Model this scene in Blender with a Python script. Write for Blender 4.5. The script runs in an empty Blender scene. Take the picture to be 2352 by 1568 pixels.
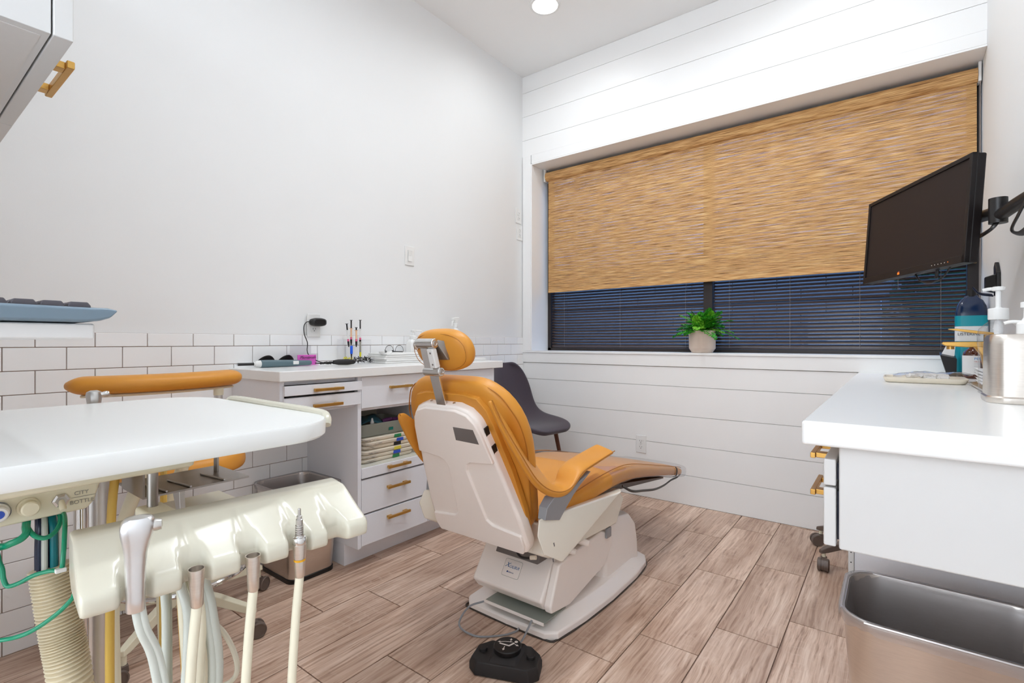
import bpy, bmesh, math, random
from mathutils import Vector, Matrix, Euler
random.seed(7)
S = bpy.context.scene
COL = S.collection
PI = math.pi

# ---------------------------------------------------------------- camera
YAW = math.atan(878 / 1150.0)
cam_d = bpy.data.cameras.new('camera')
cam_d.sensor_width = 36.0
cam_d.lens = 36.0 * 1150.0 / 2352.0
cam_d.clip_start = 0.02
cam = bpy.data.objects.new('camera', cam_d)
cam.location = (2.3138, -3.1654, 1.026)
cam.rotation_euler = (PI / 2, 0, YAW)
COL.objects.link(cam)
S.camera = cam

# ---------------------------------------------------------------- world / lights / exposure
S.view_settings.view_transform = 'Standard'
S.view_settings.look = 'None'
S.view_settings.gamma = 1.0
S.view_settings.use_curve_mapping = False
S.view_settings.exposure = 0.09
w = bpy.data.worlds.new('sky')
S.world = w
w.use_nodes = True
wn = w.node_tree.nodes
wn.clear()
wo = wn.new('ShaderNodeOutputWorld')
wb = wn.new('ShaderNodeBackground')
wb.inputs[0].default_value = (0.84, 0.92, 1.0, 1)
wb.inputs[1].default_value = 5.0
w.node_tree.links.new(wb.outputs[0], wo.inputs[0])
CEIL = 3.09
LIGHTS = [(0.61, -0.60, 3.0), (2.04, -0.60, 3.5), (1.33, -1.30, 12.0), (1.33, -2.30, 7.0)]  # only the first is seen; the rest are added to even the light
S.cycles.max_bounces = 14
S.cycles.diffuse_bounces = 8
S.cycles.transparent_max_bounces = 24

# ---------------------------------------------------------------- materials
MATS = {}


def mat(name, col, rough=0.5, metal=0.0, spec=0.5, noise=0.0, nscale=40.0, bump=0.0, bscale=200.0, coat=0.0,
        stretch=None, emit=0.0, trans=0.0, ior=1.45, sheen=0.0):
    m = bpy.data.materials.new(name)
    m.use_nodes = True
    nt = m.node_tree
    b = nt.nodes['Principled BSDF']
    b.inputs['Base Color'].default_value = (*col, 1)
    b.inputs['Roughness'].default_value = rough
    b.inputs['Metallic'].default_value = metal
    b.inputs['Specular IOR Level'].default_value = spec
    b.inputs['Coat Weight'].default_value = coat
    b.inputs['Coat Roughness'].default_value = 0.08
    b.inputs['Transmission Weight'].default_value = trans
    b.inputs['IOR'].default_value = ior
    b.inputs['Sheen Weight'].default_value = sheen
    if emit:
        b.inputs['Emission Color'].default_value = (*col, 1)
        b.inputs['Emission Strength'].default_value = emit
    if noise or bump:
        tc = nt.nodes.new('ShaderNodeTexCoord')
        vec = tc.outputs['Object']
        if stretch:
            mp = nt.nodes.new('ShaderNodeMapping')
            mp.inputs['Scale'].default_value = stretch
            nt.links.new(vec, mp.inputs[0])
            vec = mp.outputs[0]
        if noise:
            n = nt.nodes.new('ShaderNodeTexNoise')
            n.inputs['Scale'].default_value = nscale
            n.inputs['Detail'].default_value = 4
            nt.links.new(vec, n.inputs['Vector'])
            mx = nt.nodes.new('ShaderNodeMix')
            mx.data_type = 'RGBA'
            mx.inputs['A'].default_value = (*[max(0, c * (1 - noise)) for c in col], 1)
            mx.inputs['B'].default_value = (*[min(1, c * (1 + noise)) for c in col], 1)
            nt.links.new(n.outputs['Fac'], mx.inputs['Factor'])
            nt.links.new(mx.outputs['Result'], b.inputs['Base Color'])
        if bump:
            n2 = nt.nodes.new('ShaderNodeTexNoise')
            n2.inputs['Scale'].default_value = bscale
            n2.inputs['Detail'].default_value = 3
            nt.links.new(vec, n2.inputs['Vector'])
            bp = nt.nodes.new('ShaderNodeBump')
            bp.inputs['Strength'].default_value = bump
            bp.inputs['Distance'].default_value = 0.002
            nt.links.new(n2.outputs['Fac'], bp.inputs['Height'])
            nt.links.new(bp.outputs[0], b.inputs['Normal'])
    MATS[name] = m
    return m


def srgb(r, g, b):
    f = lambda c: (c / 255 / 12.92) if c / 255 <= 0.04045 else ((c / 255 + 0.055) / 1.055) ** 2.4
    return (f(r), f(g), f(b))


def clear_mat(name, tint, gloss=0.12, rough=0.05, opac=0.0, col=(1, 1, 1), base=0.04):
    """thin clear plastic / glass: transparent with a fresnel gloss, some body colour"""
    m = bpy.data.materials.new(name)
    m.use_nodes = True
    nt = m.node_tree
    nt.nodes.clear()
    o = nt.nodes.new('ShaderNodeOutputMaterial')
    t = nt.nodes.new('ShaderNodeBsdfTransparent')
    t.inputs[0].default_value = (*tint, 1)
    g = nt.nodes.new('ShaderNodeBsdfGlossy')
    g.inputs['Roughness'].default_value = rough
    lw_ = nt.nodes.new('ShaderNodeLayerWeight')
    lw_.inputs[0].default_value = 0.5
    pw = nt.nodes.new('ShaderNodeMath')
    pw.operation = 'POWER'
    pw.inputs[1].default_value = 3.0
    nt.links.new(lw_.outputs['Facing'], pw.inputs[0])
    fr = nt.nodes.new('ShaderNodeMath')
    fr.operation = 'MULTIPLY_ADD'
    fr.inputs[1].default_value = gloss * 2.5
    fr.inputs[2].default_value = base
    nt.links.new(pw.outputs[0], fr.inputs[0])
    mx = nt.nodes.new('ShaderNodeMixShader')
    nt.links.new(fr.outputs[0], mx.inputs[0])
    nt.links.new(t.outputs[0], mx.inputs[1])
    nt.links.new(g.outputs[0], mx.inputs[2])
    last = mx
    if opac:
        d = nt.nodes.new('ShaderNodeBsdfDiffuse')
        d.inputs[0].default_value = (*col, 1)
        m2 = nt.nodes.new('ShaderNodeMixShader')
        m2.inputs[0].default_value = opac
        nt.links.new(mx.outputs[0], m2.inputs[1])
        nt.links.new(d.outputs[0], m2.inputs[2])
        last = m2
    nt.links.new(last.outputs[0], o.inputs[0])
    MATS[name] = m
    return m


mat('paint', (0.79, 0.795, 0.795), 0.7, noise=0.012, nscale=3, bump=0.06, bscale=350)
mat('ceiling_paint', (0.86, 0.86, 0.855), 0.8, bump=0.05, bscale=300)
mat('shiplap', (0.87, 0.87, 0.865), 0.42, noise=0.012, nscale=5, bump=0.03, bscale=120)
mat('gap', (0.45, 0.44, 0.42), 0.8)
mat('tile', (0.87, 0.875, 0.88), 0.12, noise=0.015, nscale=6, bump=0.03, bscale=18)
mat('grout', srgb(165, 142, 132), 0.9, noise=0.15, nscale=60)
mat('floor_grout', srgb(128, 104, 92), 0.9, noise=0.12, nscale=80)
mat('quartz', (0.83, 0.83, 0.82), 0.22, spec=0.35, noise=0.01, nscale=50)
mat('cabinet_grey', srgb(228, 229, 234), 0.4, noise=0.03, nscale=300)
mat('cabinet_white', (0.67, 0.665, 0.655), 0.35, noise=0.01, nscale=20)
mat('cabinet_under', (0.70, 0.68, 0.66), 0.5, noise=0.02, nscale=200)
mat('shelf_inside', srgb(205, 203, 192), 0.5, noise=0.02, nscale=80)
mat('brass', (0.62, 0.36, 0.10), 0.34, metal=1.0, noise=0.08, nscale=90)
mat('chrome', (0.72, 0.71, 0.70), 0.08, metal=1.0)
mat('satin', (0.58, 0.56, 0.54), 0.30, metal=1.0, noise=0.05, nscale=60)
mat('steel', (0.72, 0.665, 0.61), 0.30, metal=1.0, noise=0.10, nscale=30, stretch=(1, 1, 12), bump=0.05, bscale=60)
mat('steel_dark', (0.36, 0.335, 0.31), 0.34, metal=1.0, noise=0.15, nscale=25)
mat('leather', srgb(212, 144, 52), 0.42, noise=0.06, nscale=9, bump=0.10, bscale=420)
mat('leather_edge', srgb(176, 112, 34), 0.5)
mat('stitch', srgb(205, 170, 120), 0.7)
mat('chair_plastic', srgb(247, 239, 233), 0.28, noise=0.012, nscale=15)
mat('chair_cream', srgb(240, 235, 222), 0.22, noise=0.012, nscale=15)
mat('grey_plastic', srgb(146, 148, 152), 0.38, noise=0.03, nscale=30)
mat('dark_grey', srgb(112, 106, 104), 0.5)
mat('cream', srgb(205, 200, 183), 0.24, noise=0.012, nscale=10)
mat('syringe_metal', (0.74, 0.735, 0.74), 0.28, metal=1.0, noise=0.04, nscale=60)
mat('tray_white', srgb(232, 233, 231), 0.22, noise=0.008, nscale=8)
mat('cream_dull', srgb(222, 216, 192), 0.32, noise=0.02, nscale=15)
mat('hose_cream', srgb(228, 222, 200), 0.35, noise=0.03, nscale=30)
mat('hose_grey', srgb(196, 200, 192), 0.35, noise=0.03, nscale=30)
mat('hose_yellow', srgb(222, 186, 92), 0.35)
mat('hose_gold', srgb(218, 160, 30), 0.35)
mat('corrugated', srgb(214, 202, 174), 0.45, noise=0.05, nscale=40)
mat('teal', srgb(20, 140, 105), 0.25)
mat('teal_blue', srgb(0, 110, 120), 0.3)
mat('navy_tube', srgb(30, 38, 62), 0.3)
mat('white_plastic', (0.80, 0.80, 0.79), 0.30)
mat('paper', (0.82, 0.815, 0.80), 0.75, noise=0.02, nscale=60)
mat('black', srgb(26, 23, 23), 0.35)
mat('black_matte', srgb(34, 31, 31), 0.6, noise=0.06, nscale=120, bump=0.15, bscale=500)
mat('monitor_black', srgb(26, 21, 21), 0.4, spec=0.3)
mat('screen', srgb(40, 32, 30), 0.5, spec=0.2)
mat('caster', srgb(98, 84, 76), 0.4, noise=0.04, nscale=60)
mat('caster_dark', srgb(66, 58, 52), 0.5)
mat('fabric', srgb(66, 57, 66), 0.9, noise=0.30, nscale=420, bump=0.25, bscale=700, sheen=0.25)
mat('walnut', srgb(98, 56, 36), 0.45, noise=0.2, nscale=20, stretch=(6, 6, 1))
mat('frame_black', srgb(42, 34, 32), 0.4)
mat('slat', srgb(70, 56, 50), 0.30)
mat('cord', srgb(150, 140, 135), 0.7)
mat('pot', srgb(214, 196, 182), 0.8, noise=0.10, nscale=14)
mat('soil', srgb(48, 36, 26), 0.95, noise=0.3, nscale=90)
mat('leaf', srgb(52, 150, 26), 0.5, noise=0.28, nscale=30)
mat('leaf_light', srgb(108, 182, 38), 0.5, noise=0.22, nscale=30)
mat('stem', srgb(70, 120, 40), 0.6)
mat('kbd', srgb(110, 128, 142), 0.32, noise=0.02, nscale=20)
mat('kbd_key', srgb(70, 66, 72), 0.45)
mat('pen_body', srgb(92, 114, 122), 0.4)
mat('blue', srgb(22, 92, 220), 0.35)
mat('royal', srgb(50, 84, 190), 0.4)
mat('label_green', srgb(40, 130, 78), 0.5)
mat('label_teal', srgb(0, 120, 108), 0.5)
mat('label_yellow', srgb(214, 196, 70), 0.5)
mat('pink', srgb(224, 92, 140), 0.4)
mat('magenta', srgb(214, 96, 190), 0.45, noise=0.12, nscale=300)
mat('peach', srgb(236, 190, 150), 0.4)
mat('yellow', srgb(226, 218, 40), 0.4)
mat('tray_grey', srgb(150, 156, 148), 0.45)
mat('impression', srgb(228, 218, 200), 0.5, noise=0.03, nscale=40)
mat('teal_bag', srgb(60, 110, 125), 0.25, noise=0.35, nscale=40)
mat('purple', srgb(104, 44, 104), 0.4, noise=0.3, nscale=60)
mat('ink_blue', srgb(58, 108, 160), 0.5)
mat('ink_navy', srgb(50, 70, 130), 0.5)
mat('ink_black', srgb(30, 28, 30), 0.5)
mat('ink_grey', srgb(150, 148, 138), 0.5)
mat('ink_cyan', srgb(20, 140, 205), 0.5)
mat('ink_red', srgb(190, 90, 80), 0.5)
mat('icon_white', srgb(226, 216, 208), 0.5)
mat('amber', srgb(82, 36, 14), 0.12, coat=0.4)
mat('mouthwash', srgb(22, 42, 74), 0.15, coat=0.4)
mat('label_cyan', srgb(0, 150, 165), 0.35)
mat('orange', srgb(240, 120, 20), 0.5, emit=0.6)
mat('lamp_glow', (1.0, 0.97, 0.92), 0.5, emit=14.0)
mat('leaf_out', srgb(58, 92, 58), 0.8, noise=0.4, nscale=12)
mat('brick_out', srgb(170, 158, 152), 0.9, noise=0.15, nscale=6)
mat('ground_out', srgb(120, 120, 118), 0.9, noise=0.1, nscale=4)
mat('gauze', (0.80, 0.79, 0.77), 0.9, noise=0.06, nscale=120, bump=0.5, bscale=150)
clear_mat('clear', (0.93, 0.93, 0.94), 0.16, 0.04)
clear_mat('clear_faint', (0.985, 0.985, 0.988), 0.05, 0.05, base=0.012)
clear_mat('liner', (0.84, 0.84, 0.86), 0.20, 0.16, 0.10, (0.75, 0.75, 0.78))
clear_mat('lens', (0.9, 0.9, 0.9), 0.06, 0.03)
clear_mat('pane', (0.30, 0.42, 0.60), 0.06, 0.0)
clear_mat('pink_clear', (0.96, 0.86, 0.95), 0.12, 0.05, 0.06, (0.9, 0.6, 0.85))


def plank_material():
    m = bpy.data.materials.new('wood_plank')
    m.use_nodes = True
    nt = m.node_tree
    L = nt.links.new
    b = nt.nodes['Principled BSDF']
    tc = nt.nodes.new('ShaderNodeTexCoord')
    oi = nt.nodes.new('ShaderNodeObjectInfo')
    mul = nt.nodes.new('ShaderNodeVectorMath')
    mul.operation = 'SCALE'
    mul.inputs[0].default_value = (7.3, 13.1, 3.7)
    L(oi.outputs['Random'], mul.inputs['Scale'])
    add = nt.nodes.new('ShaderNodeVectorMath')
    L(tc.outputs['Object'], add.inputs[0])
    L(mul.outputs[0], add.inputs[1])
    # warp
    mpw = nt.nodes.new('ShaderNodeMapping')
    mpw.inputs['Scale'].default_value = (7, 2.0, 1)
    L(add.outputs[0], mpw.inputs[0])
    nw = nt.nodes.new('ShaderNodeTexNoise')
    nw.inputs['Scale'].default_value = 1.6
    nw.inputs['Detail'].default_value = 2
    L(mpw.outputs[0], nw.inputs['Vector'])
    mp = nt.nodes.new('ShaderNodeMapping')
    mp.inputs['Scale'].default_value = (95, 3.2, 1)
    L(add.outputs[0], mp.inputs[0])
    vadd = nt.nodes.new('ShaderNodeVectorMath')
    vs = nt.nodes.new('ShaderNodeVectorMath')
    vs.operation = 'SCALE'
    vs.inputs['Scale'].default_value = 2.6
    L(nw.outputs['Color'], vs.inputs[0])
    L(mp.outputs[0], vadd.inputs[0])
    L(vs.outputs[0], vadd.inputs[1])
    fine = nt.nodes.new('ShaderNodeTexNoise')
    fine.inputs['Scale'].default_value = 1.0
    fine.inputs['Detail'].default_value = 6
    fine.inputs['Roughness'].default_value = 0.62
    L(vadd.outputs[0], fine.inputs['Vector'])
    mp2 = nt.nodes.new('ShaderNodeMapping')
    mp2.inputs['Scale'].default_value = (7, 2.0, 1)
    L(add.outputs[0], mp2.inputs[0])
    blot = nt.nodes.new('ShaderNodeTexNoise')
    blot.inputs['Scale'].default_value = 1.0
    blot.inputs['Detail'].default_value = 3
    L(mp2.outputs[0], blot.inputs['Vector'])
    r1 = nt.nodes.new('ShaderNodeValToRGB')
    e = r1.color_ramp.elements
    e[0].position = 0.30
    e[0].color = (*srgb(150, 118, 98), 1)
    e[1].position = 0.68
    e[1].color = (*srgb(230, 206, 188), 1)
    x = e.new(0.47)
    x.color = (*srgb(205, 175, 154), 1)
    L(fine.outputs['Fac'], r1.inputs[0])
    r2 = nt.nodes.new('ShaderNodeValToRGB')
    e = r2.color_ramp.elements
    e[0].position = 0.28
    e[0].color = (*srgb(205, 192, 184), 1)
    e[1].position = 0.58
    e[1].color = (1, 1, 1, 1)
    L(blot.outputs['Fac'], r2.inputs[0])
    mx = nt.nodes.new('ShaderNodeMix')
    mx.data_type = 'RGBA'
    mx.blend_type = 'MULTIPLY'
    mx.inputs['Factor'].default_value = 1.0
    L(r1.outputs[0], mx.inputs['A'])
    L(r2.outputs[0], mx.inputs['B'])
    # white ring lines (open grain)
    wv = nt.nodes.new('ShaderNodeTexWave')
    wv.wave_type = 'RINGS'
    wv.inputs['Scale'].default_value = 3.2
    wv.inputs['Distortion'].default_value = 4
    wv.inputs['Detail'].default_value = 3
    wv.inputs['Detail Scale'].default_value = 1.4
    mp3 = nt.nodes.new('ShaderNodeMapping')
    mp3.inputs['Scale'].default_value = (9, 2.2, 1)
    L(add.outputs[0], mp3.inputs[0])
    L(mp3.outputs[0], wv.inputs['Vector'])
    r3 = nt.nodes.new('ShaderNodeValToRGB')
    e = r3.color_ramp.elements
    e[0].position = 0.86
    e[0].color = (0, 0, 0, 1)
    e[1].position = 0.97
    e[1].color = (0.16, 0.16, 0.16, 1)
    L(wv.outputs['Fac'], r3.inputs[0])
    mg = nt.nodes.new('ShaderNodeMath')
    mg.operation = 'MULTIPLY'
    L(r3.outputs[0], mg.inputs[0])
    r4 = nt.nodes.new('ShaderNodeValToRGB')
    r4.color_ramp.elements[0].position = 0.48
    r4.color_ramp.elements[1].position = 0.62
    L(nw.outputs['Fac'], r4.inputs[0])
    L(r4.outputs[0], mg.inputs[1])
    mx2 = nt.nodes.new('ShaderNodeMix')
    mx2.data_type = 'RGBA'
    L(mg.outputs[0], mx2.inputs['Factor'])
    L(mx.outputs['Result'], mx2.inputs['A'])
    mx2.inputs['B'].default_value = (*srgb(226, 206, 190), 1)
    hv = nt.nodes.new('ShaderNodeHueSaturation')
    mr = nt.nodes.new('ShaderNodeMapRange')
    mr.inputs['To Min'].default_value = 0.90
    mr.inputs['To Max'].default_value = 1.08
    L(oi.outputs['Random'], mr.inputs[0])
    L(mr.outputs[0], hv.inputs['Value'])
    L(mx2.outputs['Result'], hv.inputs['Color'])
    L(hv.outputs[0], b.inputs['Base Color'])
    b.inputs['Roughness'].default_value = 0.38
    bp = nt.nodes.new('ShaderNodeBump')
    bp.inputs['Strength'].default_value = 0.15
    bp.inputs['Distance'].default_value = 0.002
    L(fine.outputs['Fac'], bp.inputs['Height'])
    L(bp.outputs[0], b.inputs['Normal'])
    MATS['plank'] = m


plank_material()


def shade_material(name, porous):
    """woven bamboo-look fabric; porous: tiny gaps between the yarns let the daylight through"""
    m = bpy.data.materials.new(name)
    m.use_nodes = True
    nt = m.node_tree
    L = nt.links.new
    b = nt.nodes['Principled BSDF']
    o = nt.nodes['Material Output']
    tc = nt.nodes.new('ShaderNodeTexCoord')

    def nz(scale, det, rough=0.55):
        mp = nt.nodes.new('ShaderNodeMapping')
        mp.inputs['Scale'].default_value = scale
        L(tc.outputs['Object'], mp.inputs[0])
        n = nt.nodes.new('ShaderNodeTexNoise')
        n.inputs['Scale'].default_value = 1.0
        n.inputs['Detail'].default_value = det
        n.inputs['Roughness'].default_value = rough
        L(mp.outputs[0], n.inputs['Vector'])
        return n
    n1 = nz((9, 9, 300), 4)
    n2 = nz((2.2, 2.2, 60), 3)
    r = nt.nodes.new('ShaderNodeValToRGB')
    e = r.color_ramp.elements
    e[0].position = 0.30
    e[0].color = (*srgb(122, 82, 46), 1)
    e[1].position = 0.64
    e[1].color = (*srgb(226, 184, 128), 1)
    x = e.new(0.46)
    x.color = (*srgb(192, 144, 88), 1)
    L(n1.outputs['Fac'], r.inputs[0])
    mx = nt.nodes.new('ShaderNodeMix')
    mx.data_type = 'RGBA'
    mx.blend_type = 'OVERLAY'
    mx.inputs['Factor'].default_value = 0.35
    L(r.outputs[0], mx.inputs['A'])
    L(n2.outputs['Fac'], mx.inputs['B'])
    hs = nt.nodes.new('ShaderNodeHueSaturation')
    hs.inputs['Saturation'].default_value = 1.0
    L(mx.outputs['Result'], hs.inputs['Color'])
    L(hs.outputs[0], b.inputs['Base Color'])
    b.inputs['Roughness'].default_value = 0.75
    bp = nt.nodes.new('ShaderNodeBump')
    bp.inputs['Strength'].default_value = 0.4
    bp.inputs['Distance'].default_value = 0.002
    L(n1.outputs['Fac'], bp.inputs['Height'])
    L(bp.outputs[0], b.inputs['Normal'])
    if porous:
        n3 = nz((5, 5, 420), 4, 0.6)
        r3 = nt.nodes.new('ShaderNodeValToRGB')
        e = r3.color_ramp.elements
        e[0].position = 0.48
        e[0].color = (0, 0, 0, 1)
        e[1].position = 0.58
        e[1].color = (0.5, 0.5, 0.5, 1)
        L(n3.outputs['Fac'], r3.inputs[0])
        t = nt.nodes.new('ShaderNodeBsdfTransparent')
        ms = nt.nodes.new('ShaderNodeMixShader')
        L(r3.outputs[0], ms.inputs[0])
        L(b.outputs[0], ms.inputs[1])
        L(t.outputs[0], ms.inputs[2])
        L(ms.outputs[0], o.inputs[0])
    MATS[name] = m


shade_material('woven', True)
shade_material('woven_solid', False)

# ---------------------------------------------------------------- builders
WM = {}          # object -> world matrix (kept by hand, no depsgraph needed)


def thing(name, label, cat, loc=(0, 0, 0), rz=0.0, group=None):
    o = bpy.data.objects.new(name, None)
    o.empty_display_size = 0.05
    COL.objects.link(o)
    o.location = loc
    o.rotation_euler = (0, 0, rz)
    WM[o] = Matrix.Translation(loc) @ Matrix.Rotation(rz, 4, 'Z')
    o['label'] = label
    o['category'] = cat
    if group:
        o['group'] = group
    return o


def tag(o, label, cat, group=None):
    o['label'] = label
    o['category'] = cat
    if group:
        o['group'] = group
    return o


def struct(o):
    o['kind'] = 'structure'
    return o


def catmull(pts, n=6, closed=False):
    pts = [Vector(p) for p in pts]
    out = []
    N = len(pts)
    rng = N if closed else N - 1
    for i in range(rng):
        if closed:
            p0, p1, p2, p3 = pts[(i - 1) % N], pts[i], pts[(i + 1) % N], pts[(i + 2) % N]
        else:
            p1, p2 = pts[i], pts[i + 1]
            p0 = pts[i - 1] if i > 0 else p1 * 2 - p2
            p3 = pts[i + 2] if i + 2 < N else p2 * 2 - p1
        for k in range(n):
            t = k / n
            out.append(0.5 * ((2 * p1) + (p2 - p0) * t + (2 * p0 - 5 * p1 + 4 * p2 - p3) * t * t + (3 * p1 - p0 - 3 * p2 + p3) * t ** 3))
    if not closed:
        out.append(pts[-1])
    return out


def align(d):
    d = Vector(d).normalized()
    return d.to_track_quat('Z', 'Y').to_matrix()


class B:
    def __init__(self):
        self.bm = bmesh.new()

    def face(self, vs):
        try:
            return self.bm.faces.new(vs)
        except ValueError:
            return None

    def box(self, x0, x1, y0, y1, z0, z1):
        v = [self.bm.verts.new((x, y, z)) for x in (x0, x1) for y in (y0, y1) for z in (z0, z1)]
        for f in ((0, 1, 3, 2), (4, 6, 7, 5), (0, 4, 5, 1), (2, 3, 7, 6), (0, 2, 6, 4), (1, 5, 7, 3)):
            self.face([v[i] for i in f])
        return self

    def obox(self, c, s, rot=(0, 0, 0)):
        m = Euler(rot).to_matrix() if not isinstance(rot, Matrix) else rot
        c = Vector(c)
        v = [self.bm.verts.new(c + m @ Vector((x * s[0] / 2, y * s[1] / 2, z * s[2] / 2))) for x in (-1, 1) for y in (-1, 1) for z in (-1, 1)]
        for f in ((0, 1, 3, 2), (4, 6, 7, 5), (0, 4, 5, 1), (2, 3, 7, 6), (0, 2, 6, 4), (1, 5, 7, 3)):
            self.face([v[i] for i in f])
        return self

    def loft(self, rings, cap0=True, cap1=True, closed=True):
        R = [[self.bm.verts.new(p) for p in r] for r in rings]
        n = len(R[0])
        for a, b in zip(R, R[1:]):
            for i in range(n if closed else n - 1):
                j = (i + 1) % n
                self.face([a[i], a[j], b[j], b[i]])
        if cap0 and closed:
            self.face(list(reversed(R[0])))
        if cap1 and closed:
            self.face(R[-1])
        return self

    def cyl(self, p0, p1, r0, r1=None, seg=20, cap=True):
        r1 = r0 if r1 is None else r1
        p0, p1 = Vector(p0), Vector(p1)
        m = align(p1 - p0)
        ring = lambda p, r: [p + m @ Vector((r * math.cos(2 * PI * i / seg), r * math.sin(2 * PI * i / seg), 0)) for i in range(seg)]
        return self.loft([ring(p0, r0), ring(p1, r1)], cap, cap)

    def lathe(self, prof, c, axis=(0, 0, 1), seg=28, cap=True):
        """prof: list of (radius, height along axis)"""
        m = align(axis)
        c = Vector(c)
        rings = []
        for r, h in prof:
            r = max(r, 1e-5)
            rings.append([c + m @ Vector((r * math.cos(2 * PI * i / seg), r * math.sin(2 * PI * i / seg), h)) for i in range(seg)])
        return self.loft(rings, cap, cap)

    def tube(self, pts, r, seg=10, n=6, closed=False, radii=None, flat=None):
        P = catmull(pts, n, closed) if n else [Vector(p) for p in pts]
        N = len(P)
        rings = []
        up = None
        for i, p in enumerate(P):
            a = P[(i - 1) % N] if (closed or i > 0) else P[i]
            b = P[(i + 1) % N] if (closed or i < N - 1) else P[i]
            t = (b - a).normalized()
            if up is None:
                up = Vector((0, 0, 1)) if abs(t.z) < 0.9 else Vector((1, 0, 0))
            side = t.cross(up)
            if side.length < 1e-6:
                side = t.orthogonal()
            side.normalize()
            up = side.cross(t).normalized()
            rr = radii(i / (N - 1)) if radii else r
            ra, rb = (rr, rr) if flat is None else (rr * flat[0], rr * flat[1])
            rings.append([p + side * (ra * math.cos(2 * PI * k / seg)) + up * (rb * math.sin(2 * PI * k / seg)) for k in range(seg)])
        if closed:
            rings.append(rings[0])
            R = [[self.bm.verts.new(q) for q in rg] for rg in rings[:-1]]
            R.append(R[0])
            for a, b in zip(R, R[1:]):
                for i in range(seg):
                    j = (i + 1) % seg
                    self.face([a[i], a[j], b[j], b[i]])
            return self
        return self.loft(rings)

    def prism(self, poly, axis, a, b):
        """poly of 2D points; axis 'x': (y,z), 'y': (x,z), 'z': (x,y); extruded from a to b"""
        mk = {'x': lambda p, t: (t, p[0], p[1]), 'y': lambda p, t: (p[0], t, p[1]), 'z': lambda p, t: (p[0], p[1], t)}[axis]
        return self.loft([[mk(p, a) for p in poly], [mk(p, b) for p in poly]])

    def hull(self, pts):
        vs = [self.bm.verts.new(p) for p in pts]
        r = bmesh.ops.convex_hull(self.bm, input=vs)
        junk = list({g for g in r['geom_interior'] + r['geom_unused'] if isinstance(g, bmesh.types.BMVert)})
        if junk:
            bmesh.ops.delete(self.bm, geom=junk, context='VERTS')
        return self

    def ball(self, c, r, u=20, v=12):
        r = (r, r, r) if not hasattr(r, '__len__') else r
        rings = []
        for i in range(1, v):
            th = PI * i / v
            rings.append([(c[0] + r[0] * math.sin(th) * math.cos(2 * PI * k / u), c[1] + r[1] * math.sin(th) * math.sin(2 * PI * k / u), c[2] - r[2] * math.cos(th)) for k in range(u)])
        return self.loft(rings)

    def grid(self, rows):
        R = [[self.bm.verts.new(p) for p in r] for r in rows]
        for a, b in zip(R, R[1:]):
            for i in range(len(a) - 1):
                self.face([a[i], a[i + 1], b[i + 1], b[i]])
        return self

    def build(self, name, m, parent=None, bevel=0.0, bseg=2, smooth=None, solid=0.0, sub=0, angle=35, kind=None, label=None, offset=None):
        bm = self.bm
        bmesh.ops.recalc_face_normals(bm, faces=bm.faces)
        pw = WM.get(parent, Matrix.Identity(4))
        if parent is not None:
            bmesh.ops.transform(bm, matrix=pw.inverted(), verts=bm.verts)
        me = bpy.data.meshes.new(name)
        if parent is None:      # put the origin at the thing's base centre
            xs = [v.co for v in bm.verts]
            c = Vector((sum(v.x for v in xs) / len(xs), sum(v.y for v in xs) / len(xs), min(v.z for v in xs)))
            bmesh.ops.translate(bm, vec=-c, verts=bm.verts)
        bm.to_mesh(me)
        bm.free()
        o = bpy.data.objects.new(name, me)
        COL.objects.link(o)
        if parent is None:
            o.location = c
            WM[o] = Matrix.Translation(c)
        else:
            o.parent = parent
            WM[o] = pw
        me.materials.append(MATS[m])
        if smooth is None:
            smooth = not bevel
        if smooth or bevel:
            me.polygons.foreach_set('use_smooth', [True] * len(me.polygons))
        if smooth and not bevel and not sub:
            me.set_sharp_from_angle(angle=math.radians(angle))
        if solid:
            md = o.modifiers.new('thick', 'SOLIDIFY')
            md.thickness = solid
            md.offset = 0 if offset is None else offset
        if sub:
            md = o.modifiers.new('sub', 'SUBSURF')
            md.levels = md.render_levels = sub
        if bevel:
            md = o.modifiers.new('bevel', 'BEVEL')
            md.width = bevel
            md.segments = bseg
            md.limit_method = 'ANGLE'
            md.angle_limit = math.radians(28)
            md.harden_normals = True
        if kind:
            o['kind'] = kind
        if label:
            o['label'] = label
        return o


def copy_tree(o, parent=None, loc=None, rz=None, label=None):
    c = o.copy()
    COL.objects.link(c)
    if parent is not None:
        c.parent = parent
    if loc is not None:
        c.location = loc
    if rz is not None:
        c.rotation_euler = (0, 0, rz)
    if label:
        c['label'] = label
    for ch in list(o.children):
        copy_tree(ch, c)
    return c


def place(proto, parent, loc, rot=(0, 0, 0), scale=None, name=None):
    """a linked copy of a mesh part: origin moves to loc (parent's local frame)"""
    c = proto.copy()
    COL.objects.link(c)
    c.parent = parent
    c.location = loc
    c.rotation_euler = rot
    if scale:
        c.scale = scale
    return c


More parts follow.
